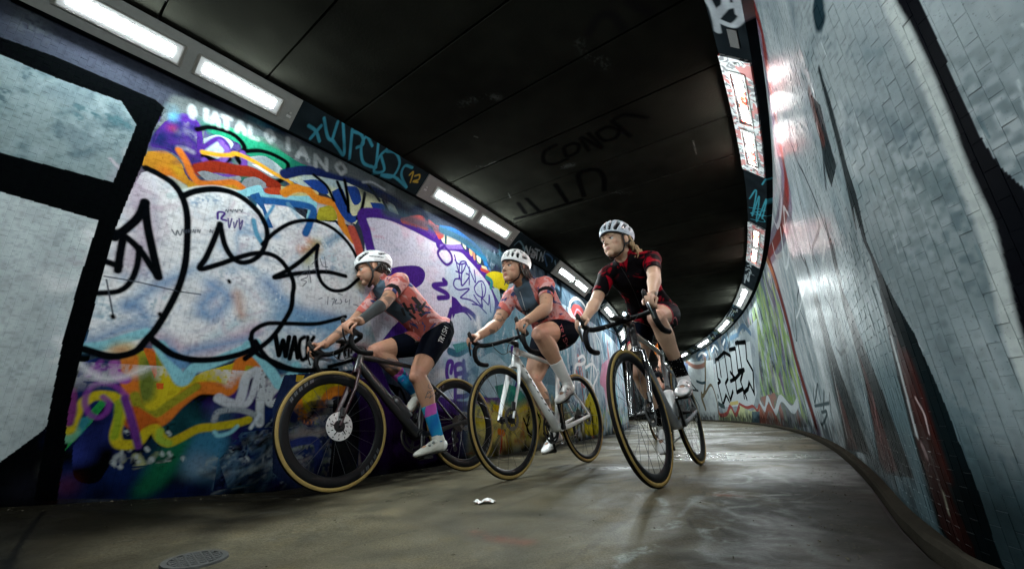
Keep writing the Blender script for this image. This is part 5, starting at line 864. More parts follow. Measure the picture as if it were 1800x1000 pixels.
# ================================================================ riders
def nrm(v): v = np.asarray(v, float); return v/(np.linalg.norm(v)+1e-12)
def ik(a, b, l1, l2, pole):
    a, b = np.array(a, float), np.array(b, float); d = b-a; L_ = min(np.linalg.norm(d), (l1+l2)*.998); u = nrm(d); x = (l1*l1-l2*l2+L_*L_)/(2*L_); h = math.sqrt(max(0, l1*l1-x*x)); p = np.array(pole, float)-u*(np.array(pole, float)@u); return a+u*x+nrm(p)*h
def rod(mb, P, Rr, n=14, up=None, ext=True):
    """rounded limb through points with given radii (number or (a,b)); ends closed by shrinking rings"""
    P = [np.array(p, float) for p in P]; Rr = [(r if isinstance(r, tuple) else (r, r)) for r in Rr]
    P2 = list(catmull(P, 5)) if len(P) > 2 else [P[0]+(P[1]-P[0])*t for t in np.linspace(0, 1, 5)]
    RA = np.array(Rr); R2 = list(catmull(RA, 5)) if len(P) > 2 else [RA[0]+(RA[1]-RA[0])*t for t in np.linspace(0, 1, 5)]
    if ext:
        d0, d1 = nrm(P2[0]-P2[1]), nrm(P2[-1]-P2[-2]); r0, r1 = min(R2[0]), min(R2[-1])
        P2 = [P2[0]+d0*r0*.95, P2[0]+d0*r0*.7]+P2+[P2[-1]+d1*r1*.7, P2[-1]+d1*r1*.95]; R2 = [R2[0]*.25, R2[0]*.72]+R2+[R2[-1]*.72, R2[-1]*.25]
    mb.tube(P2, [tuple(r) for r in R2], n, up=up)
def ell(mb, c, r, M=np.eye(3), n=14, m=10):
    V = []; c = np.array(c, float); r = np.array(r, float)
    for i in range(1, m):
        a = math.pi*i/m
        for j in range(n): b = 2*math.pi*j/n; V.append(c+M@(r*np.array([math.sin(a)*math.cos(b), math.sin(a)*math.sin(b), math.cos(a)])))
    V += [c+M@(r*[0, 0, 1]), c-M@(r*[0, 0, 1])]; t, bo = len(V)-2, len(V)-1
    Fc = [(i*n+j, (i+1)*n+j, (i+1)*n+(j+1) % n, i*n+(j+1) % n) for i in range(m-2) for j in range(n)]+[(t, j, (j+1) % n) for j in range(n)]+[(bo, (m-2)*n+(j+1) % n, (m-2)*n+j) for j in range(n)]
    mb.add(V, Fc)
def euler(yaw, pitch, roll):
    """head axes as columns: forward, left, up; yaw to the left, pitch up, roll to the right"""
    cy, sy, cp, sp, cr, sr = math.cos(yaw), math.sin(yaw), math.cos(pitch), math.sin(pitch), math.cos(roll), math.sin(roll)
    Z = np.array([[cy, -sy, 0], [sy, cy, 0], [0, 0, 1]]); Y = np.array([[cp, 0, -sp], [0, 1, 0], [sp, 0, cp]]); X = np.array([[1, 0, 0], [0, cr, sr], [0, -sr, cr]]); return Z@Y@X
def attr_mat(name, rough, bump=0., swirl=None, spec=.3, sheen=0., sss=False):
    t = NT(name); a = t.n('ShaderNodeVertexColor'); a.layer_name = 'col'; o = t.obj(); n = t.noise(45, 4, .6, o); c = t.mix(.5, a.outputs[0], t.mix(n, (.72, .72, .72), (1.2, 1.2, 1.2)), 'MULTIPLY')
    if swirl: c = swirl(t, c, o)
    if bump: t.bump(t.math('ADD', t.noise(220, 3, .6, o), t.math('MULTIPLY', t.noise(24, 3, .5, o, 1.), 1.5)), bump, .003)
    t.fin(c, t.math('MULTIPLY_ADD', n, .15, rough-.07), 0, spec)
    if sheen: t.b.inputs['Sheen Weight'].default_value = sheen
    if sss: t.b.inputs['Subsurface Weight'].default_value = .12; t.b.inputs['Subsurface Radius'].default_value = (.012, .005, .003); t.b.inputs['Subsurface Scale'].default_value = 1.
    return t.m
def salmon(t, c, o):
    mp = t.n('ShaderNodeMapping'); mp.inputs['Scale'].default_value = (.9, 2.6, 1.6); mp.inputs['Rotation'].default_value = (.5, .9, .3); t.L.new(o, mp.inputs[0]); v = mp.outputs[0]
    n1 = t.noise(3.2, 4, .6, v, 2.2); n2 = t.noise(2.6, 3, .55, v, 2.8, 1); n3 = t.noise(5, 4, .6, v, 1.6)
    sr = t.n('ShaderNodeSeparateColor'); t.L.new(c, sr.inputs[0]); c0 = c; gate = t.math('GREATER_THAN', sr.outputs[0], .12)
    s = t.n('ShaderNodeSeparateXYZ'); t.L.new(n2, s.inputs[0]); w_ = t.ramp(n1, [(.50, 0.), (.545, 1.), (.60, 1.), (.65, 0.)]); c = t.mix(t.math('MULTIPLY', w_, .7), c, (.56, .36, .35))
    c = t.mix(t.ramp(s.outputs[0], [(.595, 0.), (.615, .95)]), c, (.02, .05, .14)); c = t.mix(t.ramp(n3, [(.30, .8), (.36, 0.)]), c, (.14, .05, .08)); return t.mix(gate, c0, c)
def redblack(t, c, o):
    n1 = t.noise(7, 3, .5, o, 1.6); n2 = t.noise(9, 2, .5, o, 0.6, 1); s = t.n('ShaderNodeSeparateXYZ'); t.L.new(n2, s.inputs[0])
    return t.mix(t.ramp(n1, [(.55, 0.), (.63, .95)]), c, (.27, .004, .013))
def dots(t, c, o):
    v = t.n('ShaderNodeTexVoronoi'); v.inputs['Scale'].default_value = 75; v.inputs['Randomness'].default_value = .25; t.L.new(o, v.inputs['Vector']); return t.mix(t.ramp(v.outputs['Distance'], [(.13, .8), (.17, 0.)]), c, (.6, .6, .6))
M_SKIN = attr_mat('skin', .48, .22, spec=.25, sss=True); M_JER = {1: attr_mat('salmon_jersey', .65, .35, salmon, spec=.03), 2: attr_mat('salmon_jersey_bright', .65, .35, salmon, spec=.03), 3: attr_mat('red_black_jersey', .6, .35, redblack, spec=.03), 4: attr_mat('orange_jersey', .6, .2)}
M_SHORT = attr_mat('lycra_shorts', .6, .15, spec=.01); M_SOCK = attr_mat('knit_sock', .75, .4, spec=.05); M_SOCKD = attr_mat('dotted_sock', .75, .4, dots, spec=.02); M_SHOE = attr_mat('shoe_shell', .30, .12); M_HELM = attr_mat('helmet_shell', .28, 0.); M_STRAP = simple('helmet_strap', (.004, .004, .004), .6, obj=True)
M_EYE = simple('eyeball', (.50, .48, .46), .1, obj=True); M_IRIS = simple('dark_iris', (.02, .014, .01), .05, obj=True); M_BROW = {}
M_LETTERW = simple('white_lettering', (.5, .5, .5), .6); M_LETTERP = simple('coral_lettering', (.62, .12, .14), .6); M_LETTERK = simple('black_lettering', (.01, .01, .012), .6); M_INK = simple('tattoo_ink', (.055, .065, .07), .5)
def local_px(M, p, pix):
    """distance of local point from camera is not needed: returns the rider-local ray of a photo pixel"""
    Mi = np.array(M.inverted()); o = Mi[:3, :3]@CAMPOS+Mi[:3, 3]; D = px_ray(pix)@Mi[:3, :3].T; return o, D
def decal(name, parent, bvh, M, strokes, width, mat_, off=.0035, n=6):
    """flat printed strokes laid on the surface they are printed on"""
    mb = MB()
    for st in strokes:
        st = catmull(st, n) if len(st) > 2 else np.array([np.array(st[0])*(1-t)+np.array(st[1])*t for t in np.linspace(0, 1, 6)]); o, D = local_px(M, None, st); Q = []
        for d in D:
            h = bvh.ray_cast(Vector(o), Vector(nrm(d)), 30)
            if h[0] is None: Q.append(None); continue
            nn = np.array(h[1]); nn = nn if nn@d < 0 else -nn; Q.append((np.array(h[0])+nn*off, nn))
        run = []
        for q in Q+[None]:
            if q is not None and (not run or np.linalg.norm(q[0]-run[-1][0]) < .04): run.append(q); continue
            if len(run) > 1:
                V = []
                for i, (p, nn) in enumerate(run):
                    t = nrm(run[min(i+1, len(run)-1)][0]-run[max(i-1, 0)][0]); b = nrm(np.cross(nn, t))*width/2; V += [p-b, p+b]
                mb.add(V, [(2*i, 2*i+1, 2*i+3, 2*i+2) for i in range(len(run)-1)])
            run = [q] if q is not None else []
    if mb.V: return mb.build(name, mat_, parent, smooth=0)
def rider(k, P):
    root = bpy.data.objects.new('person', None); COL.objects.link(root); MX = bike_matrix(k); root.matrix_world = MX; tag(root, P['label'], 'cyclist', 'cyclists riding through the tunnel')
    fat = P.get('fat', 1.); S = steer_fn(P.get('steer', 0)); rng = np.random.default_rng(k)
    hipc = np.array(P.get('hip', (.215, 0, .995))); neck = np.array(P['neck']); sw = P.get('shw', .165)
    spd = nrm(neck-hipc); spn = nrm(np.cross(spd, [0, 1, 0])); spn = spn if spn[2] > 0 else -spn   # dorsal side
    mid = (hipc+neck)/2+spn*P.get('arch', .035); body = MB()
    # torso
    a = lambda x, y: (x*P.get('tor', 1.)*(1+(fat-1)*.5), y*P.get('tor', 1.)*fat)
    rod(body, [hipc-spd*.05, hipc+spd*.05+spn*.01, hipc+spd*.17+spn*.025, mid+spd*.02-spn*.004, hipc+(neck-hipc)*.78+spn*.012, hipc+(neck-hipc)*.93+spn*.0], [a(.130, .095), a(.160, .115), a(.138, .100), a(.145, .108), a(.165, .112), a(.120, .078)], 24, up=spn)
    sh = {s: neck-spd*.055+np.array([0, s*sw, 0])-spn*.01+np.array(P.get('sh%+d' % s, (0, 0, 0))) for s in (1, -1)}
    for s in (1, -1): rod(body, [neck-spd*.03, neck-spd*.04+np.array([0, s*sw*.5, 0])-spn*.002, sh[s]], [.055, .056, .060*fat**.3], 14)
    bones = []   # (label, a, b, radius)
    bones.append(('torso', hipc-spd*.05, neck-spd*.04, .14*fat))
    for s in (1, -1): bones.append(('torso', neck-spd*.05, sh[s]+spd*.01-np.array([0, s*.03, 0]), .062))
    # head frame
    HR = euler(*[math.radians(v) for v in P['head']]); hc = np.array(P['headc']); hs = P.get('hs', 1.); H = lambda f, l, u: hc+HR@(np.array([f, l, u])*hs)
    rod(body, [neck-spd*.04-spn*.01, neck+nrm(hc-neck)*.04, H(-.02, 0, -.055)], [.064*fat**.5, .056*fat**.5, .056*fat**.4], 16); bones.append(('neck', neck-spd*.03, H(-.015, 0, -.09), .055)); bones.append(('head', H(0, 0, -.035), H(0, 0, .05), .085))
    fw_ = P.get('face', 1.); e = lambda c, r: ell(body, H(*c), np.array(r)*hs, HR, 16, 12)
    e((-.012, 0, .035), (.099, .077, .088)); e((.030, 0, -.028), (.062, .060*fw_, .078)); e((.030, 0, -.070), (.050, .047*fw_, .036)); e((.068, 0, -.094), (.022, .024*fw_, .020)); e((.0, 0, -.06), (.045, .055*fw_, .04))
    e((.074, .026, .016), (.018, .026, .009)); e((.074, -.026, .016), (.018, .026, .009)); e((.052, 0, .035), (.042, .055, .030))
    for s in (1, -1):
        e((.054, s*.036*fw_, -.028), (.027, .021, .022)); e((.040, s*.020*fw_, -.052), (.0435, .037, .048)); e((-.006, s*.079, -.010), (.016, .007, .030)); e((-.004, s*.074, -.012), (.010, .010, .02)); e((.091, s*.0105, -.036), (.009, .0075, .0062)); e((.066, s*.018, -.060), (.018, .014, .016))
    rod(body, [H(.080, 0, .006), H(.094, 0, -.012), H(.1025, 0, -.031)], [.0072*hs, .0076*hs, .0102*hs], 12); e((.0835, 0, -.056), (.009, .020, .0052)); e((.081, 0, -.0665), (.0095, .017, .0055)); e((.0755, 0, -.061), (.015, .022, .012))
    # arms and hands
    tips = {}
    for s in (1, -1):
        wr = S([np.array(P.get('wr%+d' % s, (.935, s*.212, .925)))])[0]; el = ik(sh[s], wr, P.get('ua', .285), P.get('fa', .265), (P.get('elb', -.35), s*P.get('elo', .6), -1))
        ad = nrm(el-sh[s]); fd = nrm(wr-el); q = P.get('arm', 1.)
        rod(body, [sh[s], sh[s]+ad*.09, sh[s]+ad*.18, el], [.058*q, .051*q, .046*q, .040*q], 14); rod(body, [el, el+fd*.07, el+fd*.15, wr], [.040*q, .043*q, .034*q, (.024*q, .029*q)], 14)
        bones += [('upper%+d' % s, sh[s], el, .05), ('fore%+d' % s, el, wr, .035)]
        # hand on the hood: palm over the top and outside, four fingers curling down in front, thumb inside
        hd = lambda f, o_, u: S([np.array([f, s*o_, u])])[0]
        kn = [hd(1.018, .196, .917), hd(1.012, .216, .912), hd(1.000, .232, .900), hd(.984, .243, .884)]
        rod(body, [wr, hd(.958, .213, .924), hd(.990, .216, .915)], [(.026, .020), (.033, .018), (.036, .015)], 14, up=nrm(hd(.96, .19, 1.0)-hd(.96, .21, .92)))
        for i, kk in enumerate(kn):
            ln = (.95, 1.05, 1., .82)[i]; r = (.0084, .0086, .0082, .0073)[i]
            p1 = kk+(hd(1.044, .206+.007*i, .895-.012*i)-hd(1.018, .196+.012*i, .917-.010*i))*ln; p2 = p1+(hd(1.0, .2, .80)-hd(1.0, .2+.002*i, .827))*ln; p3 = p2+(hd(.988, .192, .80)-hd(1.0, .2, .812))*ln
            rod(body, [hd(.97, .212, .918)+(kk-hd(.99, .216, .915))*.55, kk, p1, p2, p3], [r*1.05, r*1.15, r, r*.95, r*.8], 10)
        rod(body, [hd(.952, .198, .920), hd(.975, .176, .902), hd(1.000, .174, .884), hd(1.016, .180, .868)], [.013, .0115, .0098, .0085], 10)
        bones.append(('hand%+d' % s, wr, hd(1.0, .21, .90), .04)); tips[s] = (wr, hd)
    # legs
    feet = {}
    for s in (1, -1):
        ph = PHI[k] if s == 1 else PHI[k]+math.pi; c = np.array([.404+.17*math.cos(ph), s*.122, .268+.17*math.sin(ph)]); tp = math.radians(P.get('toe%+d' % s, -18)); fd = np.array([math.cos(tp), s*.04, math.sin(tp)]); fd = nrm(fd); fu = nrm(np.cross(fd, np.cross([0, 0, 1], fd))); fu = fu if fu[2] > 0 else -fu; ball = c+fu*.010
        ank = ball-fd*.128+fu*.098; hip = hipc+np.array([.02, s*.085, -.015]); l1, l2 = P.get('th', .435), P.get('sn', .432); kn = ik(hip, ank, l1, l2, (1, s*P.get('knee%+d' % s, .06), .15)); q = P.get('leg', 1.)*fat**.6
        td, sd = nrm(kn-hip), nrm(ank-kn); bk = nrm(-np.array([1, 0, 0])+sd*sd[0]); fr = -bk
        rod(body, [hip-td*.02, hip+td*.10, hip+td*.24, kn-td*.06, kn], [.098*q, .090*q, .077*q, .062*q, .055*q**.5], 18); rod(body, [hip-td*.03+np.array([-.03, 0, .02]), hip+td*.05+np.array([-.02, 0, -.02])], [.09*q, .085*q], 14)
        rod(body, [kn, kn+sd*.08+bk*.012, kn+sd*.14+bk*.016, kn+sd*.24+bk*.008, ank], [.052*q**.5, .053*q, .056*q, .043*q**.8, .034], 16); ell(body, kn+fr*.022+td*.012, (.036, .036, .04))
        rod(body, [ank, ank-fu*.05+fd*.02], [.034, .03], 12); rod(body, [ank-fu*.055-fd*.02, ank-fu*.06+fd*.13], [.028, .026], 10)
        bones += [('thigh%+d' % s, hip, kn, .08*q), ('shin%+d' % s, kn, ank, .05), ('foot%+d' % s, ank-fu*.02, ball, .03)]; feet[s] = (ball, fd, fu, ank, kn, sd)
    # fuse into one skin
    me = bpy.data.meshes.new('body_raw'); me.from_pydata(body.V, [], body.F); tmp = bpy.data.objects.new('body_raw', me); COL.objects.link(tmp)
    rm = tmp.modifiers.new('r', 'REMESH'); rm.mode = 'VOXEL'; rm.voxel_size = P.get('vox', .0046); rm.adaptivity = 0; sm = tmp.modifiers.new('s', 'SMOOTH'); sm.factor = .5; sm.iterations = 3
    dg = bpy.context.evaluated_depsgraph_get(); ev = bpy.data.meshes.new_from_object(tmp.evaluated_get(dg)); bpy.data.objects.remove(tmp)
    n = len(ev.vertices); V = np.empty(n*3, np.float32); ev.vertices.foreach_get('co', V); V = V.reshape(-1, 3).astype(float); N = np.empty(n*3, np.float32); ev.vertex_normals.foreach_get('vector', N); N = N.reshape(-1, 3)
    Fq = np.empty(len(ev.loops), np.int32); ev.loops.foreach_get('vertex_index', Fq); Fq = Fq.reshape(-1, 4) if len(ev.loops) == 4*len(ev.polygons) else None
    labs = [b[0] for b in bones]; D = np.empty((n, len(bones))); T = np.empty((n, len(bones)))
    for i, (lb, p, q, r) in enumerate(bones):
        d = q-p; t = np.clip(((V-p)@d)/(d@d), 0, 1); D[:, i] = np.linalg.norm(V-p-t[:, None]*d, axis=1)/r; T[:, i] = ((V-p)@d)/(d@d)
    bi = D.argmin(1); lab = np.array(labs)[bi]; tt = T[np.arange(n), bi]
    HL = (V-hc)@HR/hs; hm_ = (np.linalg.norm(HL-[.03, 0, -.02], axis=1) < .125) & (HL[:, 2] > -.118) & (HL[:, 0] > -.005); lab = np.where(hm_, 'head', lab)
    # skin colours
    sk = np.array(P['skin']); col = np.tile(sk, (n, 1)); nz = lambda f, ph=0: .5+.5*np.sin(V[:, 0]*f+ph+2*np.sin(V[:, 2]*f*.7))*np.sin(V[:, 1]*f*1.3+ph)*np.cos(V[:, 2]*f+ph*2)
    def mixc(mask, c, al): col[mask] = col[mask]*(1-al)+np.array(c)*al
    hd_ = lab == 'head'
    mixc(hd_ & (np.abs(HL[:, 1]) < .019-.6*np.abs(HL[:, 2]+.061)) & (np.abs(HL[:, 2]+.0615) < .0085) & (HL[:, 0] > .075), P.get('lip', (.36, .09, .08)), .75)
    for s in (1, -1): mixc(hd_ & (np.linalg.norm(HL-[.06, s*.042, -.03], axis=1) < .022), (.50, .16, .12), .18)
    if 'beard' in P: mixc((hd_ | (lab == 'neck')) & (HL[:, 2] < -.045) & (HL[:, 2] > -.12) & (HL[:, 0] > -.02), P['beard'], .35)
    for s in (1, -1): mixc((lab == 'hand%+d' % s) & (tt > .9), (.5, .2, .16), .12)
    for nm, lo, hi, c, al, fr_, th_ in P.get('tattoo', []):
        m = (lab == nm) & (tt > lo) & (tt < hi)
        if fr_: m &= nz(fr_, 1.3) > th_
        mixc(m, c, al)
    if P.get('knee_red', True):
        for s in (1, -1): mixc(np.linalg.norm(V-feet[s][4], axis=1) < .07, (.50, .20, .16), .25)
    bo = mesh_obj('body', V, Fq, M_SKIN, root, smooth=180, attr=col)
    def garment(name, mask, off, mat_, cfun, parent=root, wr=.0, it=4, thick=.0022):
        fm = mask[Fq].all(1); F2 = Fq[fm]; us, inv = np.unique(F2, return_inverse=True); F3 = inv.reshape(-1, 4); X = V[us]+N[us]*off
        if len(us) < 10: return None
        # tidy the hems: smooth boundary loops
        ed = np.vstack([F3[:, [0, 1]], F3[:, [1, 2]], F3[:, [2, 3]], F3[:, [3, 0]]]); es = np.sort(ed, 1); u, ix, ct = np.unique(es, axis=0, return_index=True, return_counts=True); bd = u[ct == 1]; bv = np.unique(bd)
        for _ in range(it*3):
            acc = np.zeros_like(X); cn = np.zeros(len(X)); np.add.at(acc, bd[:, 0], X[bd[:, 1]]); np.add.at(acc, bd[:, 1], X[bd[:, 0]]); np.add.at(cn, bd[:, 0], 1); np.add.at(cn, bd[:, 1], 1)
            X[bv] = X[bv]*.5+.5*acc[bv]/cn[bv, None]
        for _ in range(2):
            acc = np.zeros_like(X); cn = np.zeros(len(X))
            for a_, b_ in ((0, 1), (1, 0)): np.add.at(acc, u[:, a_], X[u[:, b_]]); np.add.at(cn, u[:, a_], 1)
            iv = np.setdiff1d(np.arange(len(X)), bv); X[iv] = X[iv]*.6+.4*acc[iv]/cn[iv, None]
        if wr: 
            x = X; f = np.sin(x[:, 0]*70+3*np.sin(x[:, 2]*31)+2*np.sin(x[:, 1]*40))+.6*np.sin(x[:, 1]*90+x[:, 2]*60+2*np.sin(x[:, 0]*50)); X = X+N[us]*(f*wr)[:, None]
        o = mesh_obj(name, X, F3, mat_, parent, smooth=180, attr=cfun(us, X)); s_ = o.modifiers.new('cloth', 'SOLIDIFY'); s_.thickness = thick; s_.offset = 1; return o
    is_t = lab == 'torso'; tors = bi == 0; tS = T[:, 0]; arm = {s: lab == 'upper%+d' % s for s in (1, -1)}; sl = P.get('sleeve', .62)
    is_t = lab == 'torso'; jm = (is_t & (tS > P.get('hem', .10))) | ((lab == 'neck') & (tt < P.get('collar', .30)))
    for s in (1, -1): jm |= arm[s] & (tt < sl)
    dors = (V-hipc)@spn; lat = V[:, 1]
    def jcol(us, X):
        c = np.tile(np.array(P['jersey']), (len(us), 1)); v = V[us]; d = dors[us]; t = tS[us]; la = lat[us]
        if k in (1, 2):
            ch = (d < -.02) & (np.abs(la) < .075) & (t > .50); c[ch] = (.08, .115, .15)
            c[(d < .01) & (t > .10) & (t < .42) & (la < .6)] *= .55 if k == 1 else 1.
            for s in (1,):
                m = (lab[us] == 'upper+1') & (tt[us] > sl-.26) & (tt[us] < sl-.10); c[m] = (.008, .008, .009)
        if k == 4: c[np.char.startswith(lab[us].astype(str), 'torso')] = (.012, .012, .014)
        if k == 3:
            for s in (1, -1):
                m = (lab[us] == 'upper%+d' % s) & (tt[us] > .22) & (tt[us] < sl-.06) & (np.abs((v-sh[s])@np.array([.7, .7*s, 0])) < .045); c[m] = (.27, .004, .013)
                c[(lab[us] == 'upper%+d' % s) & (tt[us] < .1)] = (.10, .004, .01)
        return c
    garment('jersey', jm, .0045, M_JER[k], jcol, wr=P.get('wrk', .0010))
    shm = (is_t & (tS < P.get('hem', .10)+.06))
    for s in (1, -1): shm |= (lab == 'thigh%+d' % s) & (tt < P.get('shorts', .66))
    def scol(us, X):
        c = np.tile(np.array(P.get('shortc', (.0025, .0035, .007))), (len(us), 1))
        if k == 3:
            for s in (1, -1): c[(lab[us] == 'thigh%+d' % s) & (tt[us] > P.get('shorts', .66)-.035)] = (.45, .06, .08)
        return c
    shorts = garment('shorts', shm, .0028, M_SHORT, scol)
    for s in (1, -1):
        lo = P['sock%+d' % s][0]; sc_ = P['sock%+d' % s][1]
        def kcol(us, X, s=s, sc_=sc_):
            if sc_ != 'dye': return np.tile(np.array(sc_), (len(us), 1))
            t = tt[us]; v = V[us]; c = np.tile(np.array([.01, .12, .34]), (len(us), 1)); q = .5+.5*np.sin(v[:, 0]*60+v[:, 2]*25+np.sin(v[:, 1]*80)); c = c*(1-q[:, None]*.5)+np.array([.02, .32, .50])*q[:, None]*.5
            m = (t > .42) & (t < .66) & (q > .35); c[m] = (.42, .08, .34); m = (t < .60) & (q < .22); c[m] = (.03, .30, .42); return c
        garment('sock', ((lab == 'shin%+d' % s) & (tt > lo)) | ((lab == 'foot%+d' % s) & (tt < .45)), .002, M_SOCKD if k == 3 else M_SOCK, kcol, thick=.002)
        # shoe
        ball, fd, fu, ank, kn, sd = feet[s]; side = nrm(np.cross(fu, fd)); mb = MB(); secs = [(-.181, .014, .018, .046), (-.174, .026, .006, .066), (-.150, .033, .002, .088), (-.115, .036, .003, .094), (-.075, .036, .006, .086), (-.035, .041, .003, .070), (.005, .045, .0, .057), (.040, .041, .001, .046), (.068, .029, .004, .037), (.084, .013, .010, .026)]
        P_ = []; R_ = []
        for x, hw, z0, z1 in secs: P_.append(ball+fd*x+fu*(z0+z1)/2-side*s*(.006 if x > 0 else 0)); R_.append((hw, (z1-z0)/2))
        Pc = list(catmull(np.array(P_), 4)); Rc = [tuple(r) for r in catmull(np.array(R_), 4)]; mb.tube(Pc, Rc, 20, up=fu); Vs = np.array(mb.V); c = np.tile(np.array(P['shoe']), (len(Vs), 1)); xl = (Vs-ball)@fd; zl = (Vs-ball)@fu
        c[(xl < -.135)] = P.get('heelcup', P['shoe']); c[zl < .006] = (.02, .02, .02)
        so = mesh_obj('shoe', mb.V, mb.F, M_SHOE, root, smooth=180, attr=c)
        mb = MB(); mb.tube([ank-sd*.012+fu*.0, ank-fu*.030+sd*.0], [(.037, .040), (.040, .046)], 18, cap=False); mesh_obj('collar', mb.V, mb.F, M_SHOE, so, smooth=180, attr=np.tile(np.array(P['shoe']), (len(mb.V), 1)))
        for x in (-.055, -.020):
            b = ball+fd*x+fu*(.076 if x < -.04 else .060)+side*s*-.0; on = nrm(fu+side*(-s)*.9) if False else nrm(fu*1.0+np.cross(fd, fu)*(-s)*-.6); b = ball+fd*x+fu*(.062 if x < -.04 else .050)+np.array([0, s*.026, 0]); on = nrm(fu*.8+np.array([0, s*.75, 0])); mb = MB(); mb.tube([b, b+on*.009], [.0105, .0095], 14); mb.build('closure_dial', M_DISC if k != 1 else M_BOLT, so)
        mb = MB(); P2 = []; R2 = []
        for x, hw, z0, z1 in secs[1:-1]: P2.append(ball+fd*x+fu*(z0+.001)-side*s*(.006 if x > 0 else 0)); R2.append((hw*.96, .005))
        mb.tube(P2, R2, 14, up=fu); mb.box(ball-fu*.005, (.06, .05, .010)); mb.build('sole', M_PLASTIC, so)
        if P.get('strap_shoe'):
            for x in (-.08, -.035, .0):
                mb = MB(); th_ = [ball+fd*x+np.array([0, 1, 0])*(.040*math.cos(q))+fu*(.030+(.052 if x < -.05 else .036)*math.sin(q)) for q in np.linspace(.15, math.pi-.15, 12)]; mb.tube(th_, [(.007, .0015)]*12, 6, up=fu); mb.build('shoe_strap', simple('shoe_strap_grey', (.35, .36, .37), .4), so)
    # eyes, brows
    for s in (1, -1):
        mb = MB(); ell(mb, H(.0725, s*.030, -.0035), (.0125*hs,)*3, HR); ey = mb.build('eye', M_EYE, root, smooth=180); g = nrm(HR@np.array([1, P.get('gaze', 0), 0])); mb = MB(); c = H(.0725, s*.030, -.0035); mb.tube([c+g*.0105*hs, c+g*.0132*hs], .0056*hs, 12); mb.build('iris', M_IRIS, ey)
        mb = MB(); rod(mb, [H(.0850, s*.018, .0035), H(.0885, s*.030, .0062), H(.079, s*.043, .0015)], [(.0022*hs, .0034*hs)]*3, 8); ell(mb, H(.078, s*.030, .004), np.array((.0125, .0165, .0052))*hs, HR); mb.build('eyelid', P['lid'], ey, smooth=180)
        mb = MB(); rod(mb, [H(.094, s*.014, .0175), H(.0935, s*.030, .0225), H(.079, s*.047, .0165)], [(.0032, .0030), (.0036, .0036), (.002, .002)], 8); mb.build('eyebrow', P['hairm'], root, smooth=180)
    # helmet: one shell, its vents sunk into it
    HS = P.get('helscale', .94); kind = P['helmet']; V2 = []; naz, nel = 180, 72; C2 = []; shellc = np.array(P['helc'])
    for j in range(nel+1):
        for i in range(naz):
            az = 2*math.pi*i/naz; ca = math.cos(az); rim = .016+.010*max(0, ca)-.030*max(0, -ca)**2+(-.018)*abs(math.sin(az))**3*.6; t = j/nel; el0 = math.asin(max(-.5, min(.5, (rim-.040)/.100))); el = el0+(math.pi/2-el0)*t
            d = np.array([math.cos(el)*ca, math.cos(el)*math.sin(az), math.sin(el)]); rr = np.array([.132, .100, .104])*HS; 
            if ca < 0: rr = np.array([.150 if kind == 'aero' else .142, .098, .102])*HS
            p = d*rr; q = math.degrees(math.atan2(d[2], d[0])); la = math.degrees(math.asin(d[1])); dep = 0
            A_ = abs((math.degrees(az)+180) % 360-180)
            def seg(a0, t0, a1, t1, w_):
                x0, x1, X = a0, a1, A_; ce = math.cos(el); dx, dy = (x1-x0)*ce, (t1-t0)*85; px_, py_ = (X-x0)*ce, (t-t0)*85; L2 = dx*dx+dy*dy+1e-9; u_ = max(0, min(1, (px_*dx+py_*dy)/L2)); return math.hypot(px_-u_*dx, py_-u_*dy)/w_
            if kind == 'aero': vals = [seg(14, .18, 32, .60, 5.6), seg(36, .17, 68, .42, 7.6), seg(56, .60, 96, .54, 3.6), seg(40, .74, 110, .72, 1.8), seg(112, .34, 142, .46, 5), seg(160, .3, 170, .7, 5), seg(78, .22, 118, .16, 1.4)]
            elif kind == 'block': vals = [seg(a_, .20, a_+1, .34, 5.2) for a_ in (0, 20, 40, 62)]+[seg(a_, .25, a_+16, .27, 5.0) for a_ in (86,)]+[seg(a_, .50, a_+3, .64, 5.6) for a_ in (12, 46, 82, 120)]+[seg(a_, .3, a_, .5, 6) for a_ in (128, 156)]
            else: vals = [seg(9, .13, 10, .80, 5.0), seg(27, .12, 38, .74, 5.6), seg(47, .12, 66, .48, 6.6), seg(74, .20, 96, .46, 5.4), seg(104, .22, 128, .56, 6), seg(60, .64, 104, .70, 5.5), seg(150, .3, 160, .8, 6)]
            mn = min(vals) if t > .05 else 9
            dep = np.clip((1.12-mn)/.25, 0, 1); grv = 0
            p = p*(1-.17*dep); V2.append(H(*(shellc+p))); C2.append(P['ventc'] if mn < 1.0 else P['shellc'] if not (kind == 'swoop' and mn < 1.35) else P.get('shellc2', P['shellc']))
    F2 = [(j*naz+i, j*naz+(i+1) % naz, (j+1)*naz+(i+1) % naz, (j+1)*naz+i) for j in range(nel) for i in range(naz)]
    he = mesh_obj('helmet', V2, F2, M_HELM, root, smooth=50, attr=np.array(C2)); s_ = he.modifiers.new('shell', 'SOLIDIFY'); s_.thickness = .010; s_.offset = -1
    mb = MB()
    for j in (0,): mb.tube([V2[i]-(np.array(V2[i])-hc)*.05 for i in range(0, naz, 3)], [.006]*60, 6, closed=True)
    mb.build('helmet_lining', M_STRAP, he)
    for s in (1, -1):
        mb = MB(); mb.tube([H(.035, s*.086, .020), H(.022, s*.082, -.02), H(.012, s*.074, -.05), H(.018, s*.062, -.085), H(.040, s*.030, -.117), H(.050, 0, -.122)], [(.0016, .0075)]*6, 8, up=HR[:, 0]); mb.tube([H(-.055, s*.084, .005), H(-.02, s*.085, -.028), H(.012, s*.076, -.05)], [(.0016, .006)]*3, 8, up=HR[:, 2]); mb.build('strap', M_STRAP, he)
    # hair below the helmet
    mb = MB()
